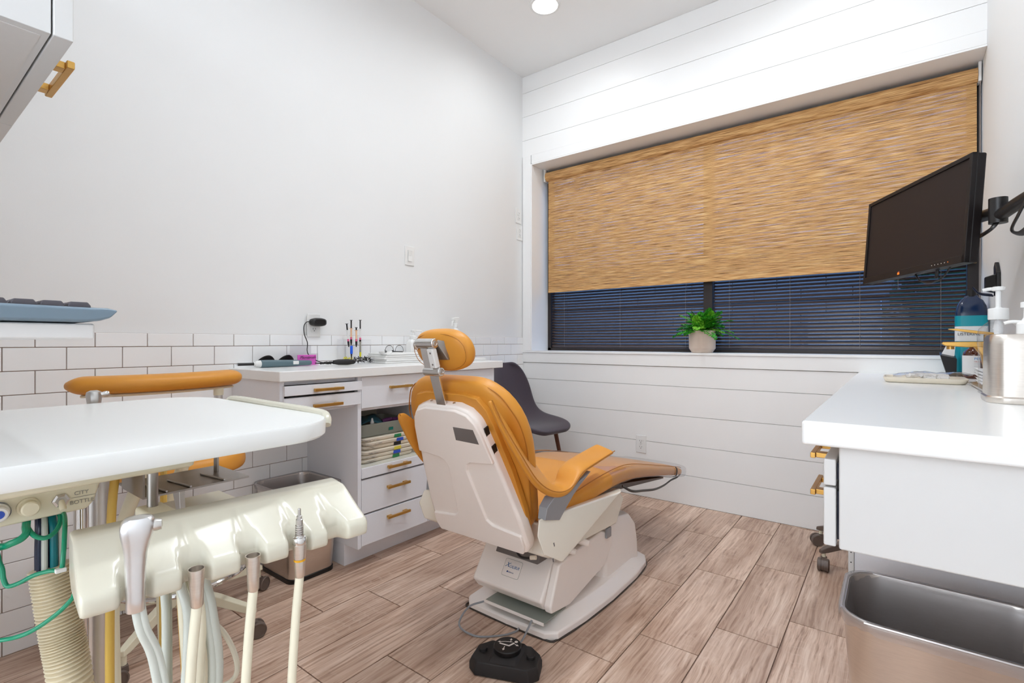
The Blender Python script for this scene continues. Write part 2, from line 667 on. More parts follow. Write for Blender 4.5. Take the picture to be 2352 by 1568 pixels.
def text_mesh(name, txt, size, m, parent, origin, xdir, ydir, extrude=0.0002, shear=0.0, align_x='LEFT', xs=1.0):
    cu = bpy.data.curves.new(name, 'FONT')
    cu.body = txt
    cu.size = size
    cu.shear = shear
    cu.extrude = extrude
    cu.align_x = align_x
    cu.resolution_u = 3
    t = bpy.data.objects.new(name + '_curve', cu)
    COL.objects.link(t)
    dg = bpy.context.evaluated_depsgraph_get()
    me = bpy.data.meshes.new_from_object(t.evaluated_get(dg))
    bpy.data.objects.remove(t)
    bpy.data.curves.remove(cu)
    x = Vector(xdir).normalized()
    y = Vector(ydir).normalized()
    z = x.cross(y)
    M = Matrix(((x.x * xs, y.x, z.x, origin[0]), (x.y * xs, y.y, z.y, origin[1]), (x.z * xs, y.z, z.z, origin[2]), (0, 0, 0, 1)))
    me.transform(WM.get(parent, Matrix.Identity(4)).inverted() @ M)
    me.materials.clear()
    me.materials.append(MATS[m])
    me.name = name
    o = bpy.data.objects.new(name, me)
    COL.objects.link(o)
    o.parent = parent
    WM[o] = WM.get(parent, Matrix.Identity(4))
    return o


def rrect(cx, cy, hx, hy, r, n=5):
    pts = []
    for sx, sy, a0 in ((1, 1, 0), (-1, 1, 90), (-1, -1, 180), (1, -1, 270)):
        for k in range(n + 1):
            a = math.radians(a0 + 90 * k / n)
            pts.append((cx + sx * (hx - r) + r * math.cos(a), cy + sy * (hy - r) + r * math.sin(a)))
    return pts


def superring(c, ax, ay, a, b, e=2.6, n=28):
    """super-ellipse ring round c in the plane of unit vectors ax, ay"""
    c, ax, ay = Vector(c), Vector(ax), Vector(ay)
    out = []
    for i in range(n):
        t = 2 * PI * i / n
        ct, st = math.cos(t), math.sin(t)
        out.append(c + ax * (a * math.copysign(abs(ct) ** (2 / e), ct)) + ay * (b * math.copysign(abs(st) ** (2 / e), st)))
    return out


# ================================================================ THE ROOM
RX = 2.655          # right wall
BACK = -4.4


def wplace(proto, parent, loc, rot=(0, 0, 0), scale=None):
    c = proto.copy()
    COL.objects.link(c)
    c.parent = parent
    p = WM[parent].inverted() @ Vector(loc)
    c.location = p
    c.rotation_euler = rot
    if scale:
        c.scale = scale
    WM[c] = Matrix.Translation(loc)
    return c


def proto_box(name, sx, sy, sz, m):
    """mesh data of a box centred on its origin"""
    me = bpy.data.meshes.new(name)
    x, y, z = sx / 2, sy / 2, sz / 2
    vs = [(a, b, c) for a in (-x, x) for b in (-y, y) for c in (-z, z)]
    me.from_pydata(vs, [], [(0, 1, 3, 2), (4, 6, 7, 5), (0, 4, 5, 1), (2, 3, 7, 6), (0, 2, 6, 4), (1, 5, 7, 3)])
    me.materials.append(MATS[m])
    return me


_box_cache = {}


def piece(name, m, parent, x0, x1, y0, y1, z0, z1, bevel=0.0):
    """one box-shaped piece (tile, plank, board); alike pieces share mesh data"""
    k = (name, m, round(x1 - x0, 4), round(y1 - y0, 4), round(z1 - z0, 4))
    if k not in _box_cache:
        _box_cache[k] = proto_box(name, *k[2:], m)
    o = bpy.data.objects.new(name, _box_cache[k])
    COL.objects.link(o)
    o.parent = parent
    w_ = Vector(((x0 + x1) / 2, (y0 + y1) / 2, (z0 + z1) / 2))
    o.location = WM[parent].inverted() @ w_
    if bevel:
        md = o.modifiers.new('bevel', 'BEVEL')
        md.width = bevel
        md.segments = 1
    return o


# floor: bedding with wood-look porcelain planks
floor = struct(B().box(-0.05, RX + 0.05, BACK, 0.05, -0.06, -0.0035).build('floor', 'floor_grout'))
PW, PL = 0.2025, 0.636
for k in range(-8, 6):
    x0 = 1.603 + PW * k
    xa, xb = max(0, x0) + 0.002, min(RX, x0 + PW) - 0.002
    if xb - xa < 0.01:
        continue
    y = (-0.86 + 0.205 * k) % PL - PL + PL      # first joint above 0
    while y > BACK:
        ya, yb = max(BACK, y - PL) + 0.002, min(0, y) - 0.002
        if yb - ya > 0.01:
            piece('plank', 'plank', floor, xa, xb, ya, yb, -0.012, 0.0)
        y -= PL

struct(B().box(-0.1, RX + 0.1, BACK - 0.1, 0.4, CEIL, CEIL + 0.1).build('ceiling', 'ceiling_paint'))
wall_left = struct(B().box(-0.1, 0.0, BACK, 0.40, -0.06, CEIL).build('wall_left', 'paint'))
struct(B().box(RX, RX + 0.1, BACK, 0.40, -0.06, CEIL).build('wall_right', 'paint'))
bwl = B()                      # rear wall behind the camera, with a wide window added for frontal fill
bwl.box(-0.1, RX + 0.1, BACK - 0.1, BACK, -0.06, 0.45)
bwl.box(-0.1, RX + 0.1, BACK - 0.1, BACK, 2.85, CEIL)
bwl.box(-0.1, 0.12, BACK - 0.1, BACK, 0.45, 2.85)
bwl.box(2.52, RX + 0.1, BACK - 0.1, BACK, 0.45, 2.85)
struct(bwl.build('wall_back', 'paint', smooth=False))
w2 = bpy.data.objects.new('fill_window', None)  # added glazing, unseen, lets soft sky light in from behind the camera
COL.objects.link(w2)
w2.location = (1.32, BACK, 0.45)
WM[w2] = Matrix.Translation(w2.location)
struct(w2)
for a in ((0.12, 2.52, 0.45, 0.50), (0.12, 2.52, 2.80, 2.85), (0.12, 0.17, 0.50, 2.80), (2.47, 2.52, 0.50, 2.80), (1.295, 1.345, 0.50, 2.80)):
    B().box(a[0], a[1], BACK - 0.07, BACK - 0.02, a[2], a[3]).build('window_frame', 'frame_black', w2, smooth=False)
for xa, xb in ((0.17, 1.295), (1.345, 2.47)):
    B().box(xa, xb, BACK - 0.047, BACK - 0.043, 0.50, 2.80).build('pane', 'clear_faint', w2, smooth=False)
struct(B().box(0.0, 1.42, -3.40, -3.33, 0.0, 2.36).build('wall_partition', 'paint'))

# subway tiles on the left wall
TH, TW = 0.0785, 0.16
B().box(0.0, 0.0035, -3.33, 0.0, 0.0, 1.058).build('grout_bed', 'grout', wall_left)
rows = [(1.0585, 1.006)]
z = 1.006
while z > 0.0:
    rows.append((z, max(0.0, z - TH)))
    z -= TH
g = 0.0013
for i, (zt, zb) in enumerate(rows):
    off = -2.878 if i % 2 == 1 else -2.799
    y = off - 4 * TW
    while y < 0:
        ya, yb = max(y, -3.33) + g, min(y + TW, 0.0) - g
        y += TW
        if yb - ya < 0.01 or zt - zb < 0.012:
            continue
        if ya > -1.76 and yb < -0.93 and zt < 0.90:
            continue
        if ya > -2.16 and yb < -0.9 and zt < 0.905 and zb > 0.74:
            continue
        piece('tile', 'tile', wall_left, 0.0, 0.0088, ya, yb, zb + g, zt - g, bevel=0.0011)

# window wall with ship-lap boards
WX0, WZ0, WZ1, WD = 0.092, 0.955, 2.387, 0.22
ww = B()
ww.box(-0.0, WX0 - 0.012, 0.012, 0.30, 0.0, CEIL)
ww.box(WX0 - 0.012, RX, 0.012, 0.30, 0.0, WZ0 - 0.016)
ww.box(WX0 - 0.012, RX, 0.012, 0.30, WZ1 + 0.012, CEIL)
wall_window = struct(ww.build('wall_window', 'gap', smooth=False))
SB = 0.185
for k in range(5):
    za, zb = k * SB + 0.0012, min((k + 1) * SB, 0.864) - 0.0012
    piece('board', 'shiplap', wall_window, 0.0, RX, 0.0, 0.0125, za, zb)
for za, zb in ((2.464, 2.59), (2.59, 2.775), (2.775, 2.96), (2.96, CEIL)):
    piece('board', 'shiplap', wall_window, 0.0, RX, 0.0, 0.0125, za + 0.0012, zb - 0.0012)

win = bpy.data.objects.new('window_1', None)
COL.objects.link(win)
win.location = ((WX0 + RX) / 2, 0, WZ0)
WM[win] = Matrix.Translation(win.location)
struct(win)
B().box(0.006, WX0 - 0.0105, -0.006, 0.0118, 0.9555, 2.464).build('casing', 'shiplap', win, bevel=0.002)
B().box(0.006, RX, -0.006, 0.0118, 0.866, WZ0 - 0.014).build('apron', 'shiplap', win, bevel=0.002)
B().box(WX0 - 0.004, RX, -0.004, 0.0118, WZ1 + 0.0105, 2.4635).build('head_casing', 'shiplap', win, bevel=0.002)
B().box(0.006, RX, -0.012, 0.0115, WZ0 - 0.0135, WZ0).box(WX0 - 0.0118, RX, 0.0115, WD + 0.06, WZ0 - 0.0135, WZ0).build('sill', 'shiplap', win, smooth=False)
B().box(WX0 - 0.010, WX0, -0.0045, WD + 0.06, WZ0 + 0.0003, WZ1 + 0.008).build('jamb', 'shiplap', win, bevel=0.0015)
B().box(WX0 + 0.0003, RX, -0.0045, WD + 0.06, WZ1, WZ1 + 0.010).build('head_jamb', 'shiplap', win, bevel=0.0015)
fr0, fr1 = WD, WD + 0.055
for nm, a in (('frame_stile', (WX0, WX0 + 0.03, fr0, fr1, WZ0, WZ1)), ('frame_stile', (RX - 0.05, RX, fr0, fr1, WZ0, WZ1)),
              ('frame_rail', (WX0, RX, fr0, fr1, WZ0, WZ0 + 0.022)), ('frame_rail', (WX0, RX, fr0, fr1, WZ1 - 0.03, WZ1)),
              ('mullion', (1.316, 1.373, fr0 - 0.006, fr1, WZ0, WZ1))):
    B().box(*a).build(nm, 'frame_black', win, bevel=0.002)
for xa, xb in ((WX0 + 0.03, 1.316), (1.373, RX - 0.05)):
    B().box(xa, xb, fr1 - 0.008, fr1 - 0.004, WZ0 + 0.02, WZ1 - 0.03).build('pane', 'pane', win, smooth=False)


# mini blinds behind the glass line
def mini_blind(xa, xb, label, wand_x, tassel_x, tz, wz):
    t = thing('mini_blind', label, 'blind', ((xa + xb) / 2, WD + 0.022, WZ0 + 0.022), group='dark horizontal blinds in the window')
    L = xb - xa
    yc = WD + 0.022
    # one slat mesh, copied
    b = B()
    prof = [(-0.0125, -0.0006), (-0.006, 0.0011), (0, 0.0017), (0.006, 0.0011), (0.0125, -0.0006)]
    a = math.radians(44)
    rot = lambda p: (p[0] * math.cos(a) - p[1] * math.sin(a), p[0] * math.sin(a) + p[1] * math.cos(a))
    top = [rot(p) for p in prof]
    bot = [rot((p[0], p[1] - 0.0007)) for p in prof]
    ring = top + bot[::-1]
    b.loft([[(xa, yc + p[0], WZ0 + 0.045 + p[1]) for p in ring], [(xb, yc + p[0], WZ0 + 0.045 + p[1]) for p in ring]])
    s0 = b.build('slat', 'slat', t, angle=60)
    n = int((WZ1 - 0.04 - WZ0 - 0.045) / 0.0215)
    for i in range(1, n):
        c = s0.copy()
        COL.objects.link(c)
        c.location = (0, 0, 0.0215 * i)
        c.rotation_euler = (0, random.uniform(-0.0012, 0.0012), 0)
    B().box(xa, xb, yc - 0.012, yc + 0.012, WZ0 + 0.023, WZ0 + 0.034).build('bottom_rail', 'slat', t, bevel=0.003)
    B().box(xa, xb, yc - 0.014, yc + 0.014, WZ1 - 0.062, WZ1 - 0.031).build('head_rail', 'slat', t, bevel=0.002)
    for f in (0.10, 0.5, 0.90) if L < 1.21 else (0.08, 0.36, 0.64, 0.92):
        x = xa + L * f
        for dy in (-0.0135, 0.0135):
            B().cyl((x, yc + dy, WZ0 + 0.03), (x, yc + dy, WZ1 - 0.05), 0.0007, seg=6).build('ladder_cord', 'cord', t)
    y = yc - 0.02
    B().cyl((wand_x, y, WZ1 - 0.06), (wand_x, y, wz), 0.0035, seg=6).build('tilt_wand', 'clear', t)
    b = B().cyl((tassel_x, y, WZ1 - 0.06), (tassel_x, y, tz + 0.02), 0.0007, seg=6)
    cd = b.build('lift_cord', 'cord', t)
    B().lathe([(0.003, 0.022), (0.0045, 0.018), (0.008, 0.0)], (tassel_x, y, tz), seg=10).build('tassel', 'clear', cd)
    return t


mini_blind(WX0 + 0.032, 1.314, 'dark horizontal slat blind in the left window pane behind the fern', 1.245, 1.205, 1.375, 1.385)
mini_blind(1.376, RX - 0.052, 'dark horizontal slat blind in the right window pane below the monitor', 2.40, 2.33, 1.30, 1.325)

# roller shade
t = thing('roller_shade', 'tan woven roller shade covering the upper two thirds of the window', 'roller shade', (1.38, 0.17, 1.41))
SX0, SX1, SY = 0.135, 2.635, 0.165
zr = 2.328
b = B()
ring = [(SY + 0.036 * math.cos(q), zr + 0.036 * math.sin(q)) for q in [2 * PI * i / 24 for i in range(24)]]
b.prism(ring, 'x', SX0 - 0.012, SX1 + 0.002)
b.build('roll', 'woven_solid', t)
B().box(SX0, SX1, SY - 0.0012, SY, 1.437, zr - 0.02).build('shade_cloth', 'woven', t, smooth=False)
B().box(SX0, SX1, SY - 0.006, SY + 0.003, 1.41, 1.437).build('hem_bar', 'woven_solid', t, bevel=0.003)
for xx in (SX0 - 0.026, SX1 + 0.003):
    b = B().box(xx, xx + 0.012, SY - 0.03, SY + 0.03, zr - 0.04, zr + 0.055)
    b.box(xx, xx + 0.012, SY - 0.012, SY + 0.012, zr + 0.04, WZ1)
    b.build('bracket', 'white_plastic', t, bevel=0.002)
for dy in (-0.022, 0.018):
    N = 420
    pts = [(SX1 + 0.011, SY + dy, zr - 0.03 - i * (1.31 if dy < 0 else 1.22) / N) for i in range(N + 1)]
    bb = B()
    bb.tube(pts, 0.0018, seg=6, n=0, radii=lambda u, N=N: 0.0012 + 0.0010 * (int(round(u * N)) % 2))
    bb.build('bead_chain', 'cord', t)

# outside the window
struct(B().box(-8, 9, 0.55, 12, -0.25, -0.15).build('ground', 'ground_out'))
bw = thing('garden_wall', 'pale block wall outside, glimpsed through the slits of the blinds', 'wall', (0.7, 3.6, -0.15))
for i in range(15):
    for j in range(14):
        o_ = 0.25 * (i % 2)
        piece('block', 'brick_out', bw, -3.3 + j * 0.5 + o_ + 0.004, -2.8 + j * 0.5 + o_ - 0.004, 3.5 + 0.004 * random.random(), 3.7, -0.15 + i * 0.15 + 0.004, i * 0.15 - 0.004)


def hedge(x, y, rx, h, label):
    t = thing('hedge', label, 'hedge', (x, y, -0.15), group='shrubs outside the window')
    rnd = random.Random(int(x * 100))
    vs, fs = [], []
    for i in range(1500):
        a = rnd.uniform(0, 2 * PI)
        zz = rnd.random()
        r = (0.75 + 0.25 * rnd.random()) * (1 - 0.45 * zz ** 3)
        p = Vector((x + rx * r * math.cos(a), y + rx * 0.7 * r * math.sin(a), 0.0 + h * zz))
        m = Euler((rnd.uniform(0, 3), rnd.uniform(0, 3), rnd.uniform(0, 6))).to_matrix()
        n0 = len(vs)
        for q in ((-0.07, 0, 0), (0, -0.035, 0.01), (0.07, 0, 0), (0, 0.035, 0.01)):
            vs.append(WM[t].inverted() @ (p + m @ Vector(q)))
        fs.append((n0, n0 + 1, n0 + 2, n0 + 3))
    me = bpy.data.meshes.new('foliage')
    me.from_pydata(vs, [], fs)
    me.materials.append(MATS['leaf_out'])
    o = bpy.data.objects.new('foliage', me)
    COL.objects.link(o)
    o.parent = t
    B().lathe([(rx * 0.7, 0), (rx * 0.8, h * 0.4), (rx * 0.68, h * 0.75), (rx * 0.3, h * 0.95)], (x, y, -0.15), seg=14).build('twig_core', 'leaf_out', t)


hedge(-2.2, 2.6, 0.8, 2.3, 'green shrub outside, seen through the left blind')
hedge(2.9, 2.6, 0.75, 2.0, 'green shrub outside, seen through the right blind')

# ---------------------------------------------------------------- ceiling downlights
where = ['above the corner by the window', 'over the right counter by the window, added out of frame', 'over the dental chair, added out of frame for fill', 'between the chair and the delivery unit, added out of frame for fill']
for (lx, ly, lw), wh in zip(LIGHTS, where):
    t = thing('ceiling_downlight', 'round white recessed ceiling downlight ' + wh, 'ceiling light', (lx, ly, CEIL - 0.006), group='recessed ceiling downlights')
    b = B()
    prof = [(0.078, 0.0), (0.092, 0.0), (0.094, 0.003), (0.094, 0.006), (0.076, 0.006)]
    b.lathe(prof + [prof[0]], (lx, ly, CEIL - 0.006), seg=40, cap=False)
    b.build('trim_ring', 'white_plastic', t)
    B().cyl((lx, ly, CEIL - 0.0035), (lx, ly, CEIL - 0.001), 0.078, seg=40).build('lens', 'lamp_glow', t)
    ld = bpy.data.lights.new('downlight_lamp', 'AREA')
    ld.shape = 'DISK'
    ld.size = 0.16
    ld.energy = lw
    ld.spread = math.radians(165)
    ld.color = (0.88, 0.945, 1.0)
    lo = bpy.data.objects.new('downlight_lamp', ld)
    COL.objects.link(lo)
    lo.location = (0, 0, -0.004)
    lo.parent = t


# ---------------------------------------------------------------- wall plates
def outlet(loc, normal, label, group='white wall plates', rocker=False, single=False):
    """duplex outlet / switch plate; loc = centre on the wall, normal = 'x' or 'y-'"""
    rz = {'x': PI / 2, 'y-': 0.0}[normal]
    t = thing('light_switch' if rocker else 'wall_outlet', label, 'light switch' if rocker else 'outlet', loc, rz, group)

    def L(b):     # local build: x right, -y out of the wall, z up
        bmesh.ops.transform(b.bm, matrix=WM[t], verts=b.bm.verts)
        return b
    L(B().box(-0.036, 0.036, -0.006, 0, -0.058, 0.058)).build('plate', 'white_plastic', t, bevel=0.003)
    if rocker:
        L(B().prism([(-0.008, -0.033), (-0.011, -0.033), (-0.007, 0.0), (-0.0105, 0.033), (-0.006, 0.033)], 'x', -0.0165, 0.0165)).build('rocker', 'white_plastic', t, smooth=False)
    else:
        for s in (-1, 1):
            b = B()
            b.prism(rrect(0, s * 0.0195, 0.017, 0.0145, 0.009), 'y', -0.0085, -0.005)
            rc = L(b).build('receptacle', 'white_plastic', t, smooth=True)
            b = B()
            b.box(-0.0075, -0.0055, -0.0088, -0.008, s * 0.0195 - 0.001, s * 0.0195 + 0.007)
            b.box(0.0055, 0.0075, -0.0088, -0.008, s * 0.0195 - 0.001, s * 0.0195 + 0.007)
            b.cyl((0, -0.0088, s * 0.0195 - 0.007), (0, -0.008, s * 0.0195 - 0.007), 0.0025, seg=10)
            L(b).build('slot', 'ink_black', rc, smooth=False)
    L(B().cyl((0, -0.0072, 0), (0, -0.005, 0), 0.0025, seg=10)).build('screw', 'satin', t)
    return t


outlet((0.0, -1.151, 1.539), 'x', 'white light switch plate alone on the wall above the grey cabinet', rocker=True)
outlet((0.0085, -1.780, 1.106), 'x', 'white outlet above the tiles holding the black charger')
outlet((0.0, -0.056, 1.995), 'x', 'upper white outlet of the two in the corner by the window')
outlet((0.0, -0.042, 1.868), 'x', 'lower white outlet of the two in the corner by the window')
outlet((0.978, 0.0, 0.346), 'y-', 'white outlet low on the ship-lap wall under the window')

# ================================================================ LEFT COUNTER
CZ = 0.91
wt = B().box(0.0095, 0.44, -2.18, -0.80, CZ - 0.041, CZ).build('worktop', 'quartz', None, bevel=0.004, bseg=3)
tag(wt, 'long white worktop over the grey drawer cabinet on the tiled wall', 'worktop')

BRASS_HANDLES = []


def pull(parent, x, yc, z, L=0.135, out=0.026, d=1):
    """square bar pull on a face x = const (d: +1 faces +x, -1 faces -x)"""
    b = B()
    b.box(*sorted((x + d * (out - 0.010), x + d * out)), yc - L / 2, yc + L / 2, z - 0.006, z + 0.006)
    for s in (-1, 1):
        ye = yc + s * (L / 2 - 0.020)
        b.box(*sorted((x, x + d * (out - 0.0098))), ye - 0.012, ye + 0.012, z - 0.0055, z + 0.0055)
    return b.build('handle', 'brass', parent, bevel=0.0012, bseg=1)


FX = 0.42
cab = thing('drawer_cabinet', 'grey cabinet with brass bar handles and an open shelf on the tiled wall', 'cabinet', (0.21, -1.5, 0.0))
T = 0.018
xw = 0.0095
YL, YM, YR, YE = -2.168, -1.795, -1.404, -0.858
# carcass panels
B().box(xw, FX - 0.003, YL, YL + T, 0.735, CZ - 0.0415).build('end_panel', 'cabinet_grey', cab, smooth=False)
B().box(xw, FX - 0.022, YL + T, YM, 0.735, 0.75).build('drawer_floor', 'cabinet_grey', cab, smooth=False)
B().box(xw, FX - 0.0015, YM - T, YM, 0.10, CZ - 0.0415).build('side_panel', 'cabinet_grey', cab, smooth=False)
B().box(xw, FX - 0.0215, YR, YR + T, 0.10, CZ - 0.0415).build('divider', 'cabinet_grey', cab, smooth=False)
B().box(xw, FX - 0.003, YE - T, YE, 0.10, CZ - 0.0415).build('end_panel', 'cabinet_grey', cab, smooth=False)
B().box(xw, xw + 0.008, YM, YE - T, 0.10, CZ - 0.0415).build('back_panel', 'shelf_inside', cab, smooth=False)
B().box(xw + 0.008, FX - 0.022, YM, YR, 0.712, 0.726).build('shelf_top', 'cabinet_grey', cab, smooth=False)
B().box(xw + 0.008, FX - 0.004, YM, YR, 0.440, 0.458).build('shelf', 'shelf_inside', cab, smooth=False)
B().box(xw + 0.008, FX - 0.022, YM, YE - T, 0.10, 0.118).build('bottom_panel', 'cabinet_grey', cab, smooth=False)
B().box(xw, 0.318, YM - T, YE, 0.0, 0.10).build('plinth', 'cabinet_grey', cab, bevel=0.002)
B().box(FX - 0.10, FX - 0.022, YL + T, YM - T, 0.852, CZ - 0.0415).build('top_rail', 'cabinet_grey', cab, smooth=False)


def front(nm, ya, yb, za, zb, out=0.0, handle=True, hy=None, hz=None, x=FX):
    o = B().box(x - 0.020 + out, x + out, ya + 0.0015, yb - 0.0015, za + 0.0015, zb - 0.0015).build(nm, 'cabinet_grey', cab, bevel=0.0015, bseg=1)
    if handle:
        pull(o, x + out, (ya + yb) / 2 if hy is None else hy, (za + zb) / 2 if hz is None else hz)
    return o


o = front('drawer', YL + 0.010, YM - T + 0.014, 0.810, 0.852, out=0.014, hy=-1.975, hz=0.829)       # left slightly open
B().box(0.05, FX - 0.008, YL + 0.03, YM - T - 0.012, 0.775, 0.812).build('drawer_box', 'ink_black', o, smooth=False)
front('drawer', YL + 0.010, YM - T + 0.014, 0.746, 0.804, out=0.008, hy=-1.975, hz=0.764)
front('drawer', YM, YR + 0.010, 0.724, 0.868, hy=-1.58, hz=0.812)
front('pull_out_shelf', YM, YR + 0.010, 0.409, 0.458, out=0.004, hy=-1.595, hz=0.440)
front('drawer', YM, YR + 0.010, 0.249, 0.404, hy=-1.595, hz=0.345)
front('drawer', YM, YR + 0.010, 0.106, 0.244, hy=-1.595, hz=0.205)
front('door', YR + 0.011, YE - T + 0.006, 0.106, 0.868, handle=False)

# ---- stock on the open shelf
tubz = 0.4580
lab_cols = ['label_green', 'royal', 'label_yellow', 'ink_black', 'royal', 'label_green']
lab_words = ['green', 'blue', 'yellow', 'black', 'blue', 'green']
for i in range(6):
    zz = tubz + 0.0005 + i * 0.0195
    cy = -1.600 + (0, 0.006, 0.004, 0.016, 0.020, 0.012)[i]
    cx = 0.245 + (0, 0.004, 0.008, -0.004, 0.006, 0.002)[i]
    pos = ['bottom of the stack on the cabinet shelf', 'second from the bottom of the shelf stack', 'third from the bottom of the shelf stack',
           'third from the top of the shelf stack', 'second from the top of the shelf stack', 'directly under the grey tub on the shelf'][i]
    t = thing('instrument_tray', 'cream wrapped tray with a %s tag, %s' % (lab_words[i], pos), 'tray', (cx, cy, zz), (0.02, -0.02, 0.015, -0.03, 0.02, -0.01)[i], 'wrapped cream trays on the cabinet shelf')

    def LT(b, t=t):
        bmesh.ops.transform(b.bm, matrix=WM[t], verts=b.bm.verts)
        return b
    hx, hy = 0.125, 0.155
    rings = []
    for dz, ins in ((0, 0.010), (0.003, 0.004), (0.012, 0.0), (0.0165, 0.0), (0.018, 0.003)):
        rings.append([(p[0], p[1], dz) for p in rrect(0, 0, hx - ins, hy - ins, 0.02, 4)])
    LT(B().loft(rings)).build('tray_body', 'impression', t, angle=50)
    LT(B().box(hx - 0.0015, hx + 0.0006, 0.02, 0.062, 0.002, 0.017)).build('tag', lab_cols[i], t, smooth=False)
    b = B()
    rnd = random.Random(i)
    for k in range(9):
        yy = -hy + 0.004 + rnd.random() * 0.07
        b.obox((hx - 0.01 + rnd.random() * 0.012, yy, 0.009 + rnd.uniform(-0.003, 0.003)), (0.03, 0.016, 0.0006), (rnd.uniform(-.5, .5), rnd.uniform(-.3, .3), rnd.uniform(0, 3)))
    LT(b).build('film_wrap', 'clear', t, smooth=False, kind='stuff')

ty = 0.5762
t = thing('plastic_tub', 'grey plastic tub of supplies on top of the wrapped trays', 'tub', (0.24, -1.60, ty), 0.0)
rings = []
hx, hy = 0.125, 0.165
for dz, ins in ((0, 0.020), (0.004, 0.014), (0.055, 0.003), (0.058, 0.0), (0.062, 0.0), (0.062, 0.006), (0.056, 0.008), (0.006, 0.018), (0.006, 0.10)):
    rings.append([(0.24 + p[0], -1.60 + p[1], ty + dz) for p in rrect(0, 0, hx - ins, hy - ins, 0.022 if ins < .05 else 0.01, 4)])
B().loft(rings).build('tub_body', 'tray_grey', t, angle=50)
B().box(0.24 + hx - 0.0105, 0.24 + hx - 0.0072, -1.59, -1.565, ty + 0.018, ty + 0.032).build('tag', 'label_teal', t, smooth=False)

b = B()
rws = []
for i in range(9):
    r_ = []
    for j in range(7):
        u, v = i / 8, j / 6
        r_.append((0.165 + 0.13 * v, -1.745 + 0.20 * u, ty + 0.052 + 0.022 * math.sin(u * 3) * (1 - v) + 0.012 * math.sin(u * 7 + v * 5) + 0.012 * u * (1 - v)))
    rws.append(r_)
o = b.grid(rws).build('supply_pouch', 'teal_bag', solid=0.004)
tag(o, 'crumpled dark teal pouch lying in the grey plastic tub', 'pouch')
o = B().tube([(0.27, -1.56, ty + 0.048), (0.285, -1.53, ty + 0.055), (0.27, -1.50, ty + 0.05), (0.29, -1.475, ty + 0.052)], 0.012, seg=8).build('purple_wrapper', 'purple')
tag(o, 'twisted purple wrapper in the grey plastic tub', 'wrapper')
t = thing('dropper_bottle', 'small white dropper bottle with a blue ring in the grey tub', 'bottle', (0.325, -1.665, ty + 0.015))
B().lathe([(0.013, 0), (0.0145, 0.003), (0.0145, 0.030), (0.008, 0.040)], (0.325, -1.665, ty + 0.015)).build('bottle_body', 'white_plastic', t)
B().lathe([(0.0152, 0.022), (0.0152, 0.028)], (0.325, -1.665, ty + 0.015)).build('ring_band', 'royal', t)
B().lathe([(0.0085, 0.038), (0.0085, 0.050), (0.006, 0.054), (0.004, 0.066), (0.002, 0.068)], (0.325, -1.665, ty + 0.015)).build('cap', 'white_plastic', t)
o = B().box(0.30, 0.40, -1.425, -1.41, 0.4585, 0.488).build('paper_carton', 'impression', None, bevel=0.002)
tag(o, 'small cream carton at the end of the open shelf', 'carton')

# ---- things on the left worktop
Z0 = CZ + 0.0005
t = thing('curing_wand', 'slate blue hand-held wand with a black tip lying on the worktop edge', 'dental wand', (0.09, -2.0, Z0))
A, Bp = Vector((0.088, -2.185, Z0 + 0.0175)), Vector((0.105, -1.835, Z0 + 0.015))
dv = (Bp - A).normalized()
at = lambda d: A + dv * d
B().cyl(at(0.008), at(0.075), 0.0062).build('tip_rod', 'black', t)
B().lathe([(0.003, 0), (0.0062, 0.004), (0.0066, 0.010)], at(0.0), dv).build('lens_tip', 'clear', t)
B().lathe([(0.0085, 0), (0.0085, 0.004), (0.012, 0.006), (0.0155, 0.024), (0.016, 0.030)], at(0.072), dv).build('collar', 'white_plastic', t)
b = B()
rings = []
for d, a_, b_ in ((0.100, 0.0165, 0.0165), (0.13, 0.0165, 0.017), (0.26, 0.0135, 0.0145), (0.285, 0.0115, 0.0125), (0.325, 0.0115, 0.012), (0.335, 0.008, 0.009)):
    rings.append(superring(at(d), (1, 0, 0), (0, 0, 1), a_, b_, 3, 20))
b.loft(rings).build('handle_body', 'pen_body', t)
B().obox(at(0.255) + Vector((0.0125, 0, 0.002)), (0.006, 0.028, 0.016), (0, 0, -0.05)).build('button', 'white_plastic', t, bevel=0.004)
b = B()
for k in range(15):
    if k in (4, 9):
        continue
    b.obox(at(0.165 + k * 0.0046) + Vector((0.0148 - k * 0.00012, 0, 0.001)), (0.0008, 0.0032, 0.0032))
b.build('lettering', 'ink_black', t, smooth=False, kind='stuff')

t = thing('sunglasses', 'black wraparound sunglasses resting against the wall behind the wand', 'sunglasses', (0.035, -1.98, Z0))
for ya, yb, s in ((-2.065, -1.985, 1), (-1.975, -1.895, -1)):
    rws = []
    for i in range(9):
        u = i / 8
        y = ya + (yb - ya) * u
        hgt = 0.006 + 0.044 * math.sin(PI * min(1, max(0, 0.12 + 0.8 * (u if s == 1 else 1 - u)))) ** 0.7
        rws.append([(0.03 + 0.02 * math.sin(PI * u) * v + 0.012 * abs(y + 1.98) * 4 * (1 - v), y, Z0 + 0.004 + hgt * v) for v in (0, .33, .66, 1)])
    B().grid(rws).build('lens', 'black', t, solid=0.004, sub=1)
B().tube([(0.045, -1.99, Z0 + 0.024), (0.049, -1.98, Z0 + 0.026), (0.045, -1.97, Z0 + 0.024)], 0.0035, seg=8).build('bridge', 'black', t)
for ya, yb in ((-2.065, -2.055), (-1.895, -1.905)):
    B().tube([(0.03, ya, Z0 + 0.016), (0.02, (ya + yb) / 2, Z0 + 0.010), (0.016, -1.98 + (yb + 1.98) * 0.4, Z0 + 0.006)], 0.0028, seg=8).build('temple_arm', 'black', t)

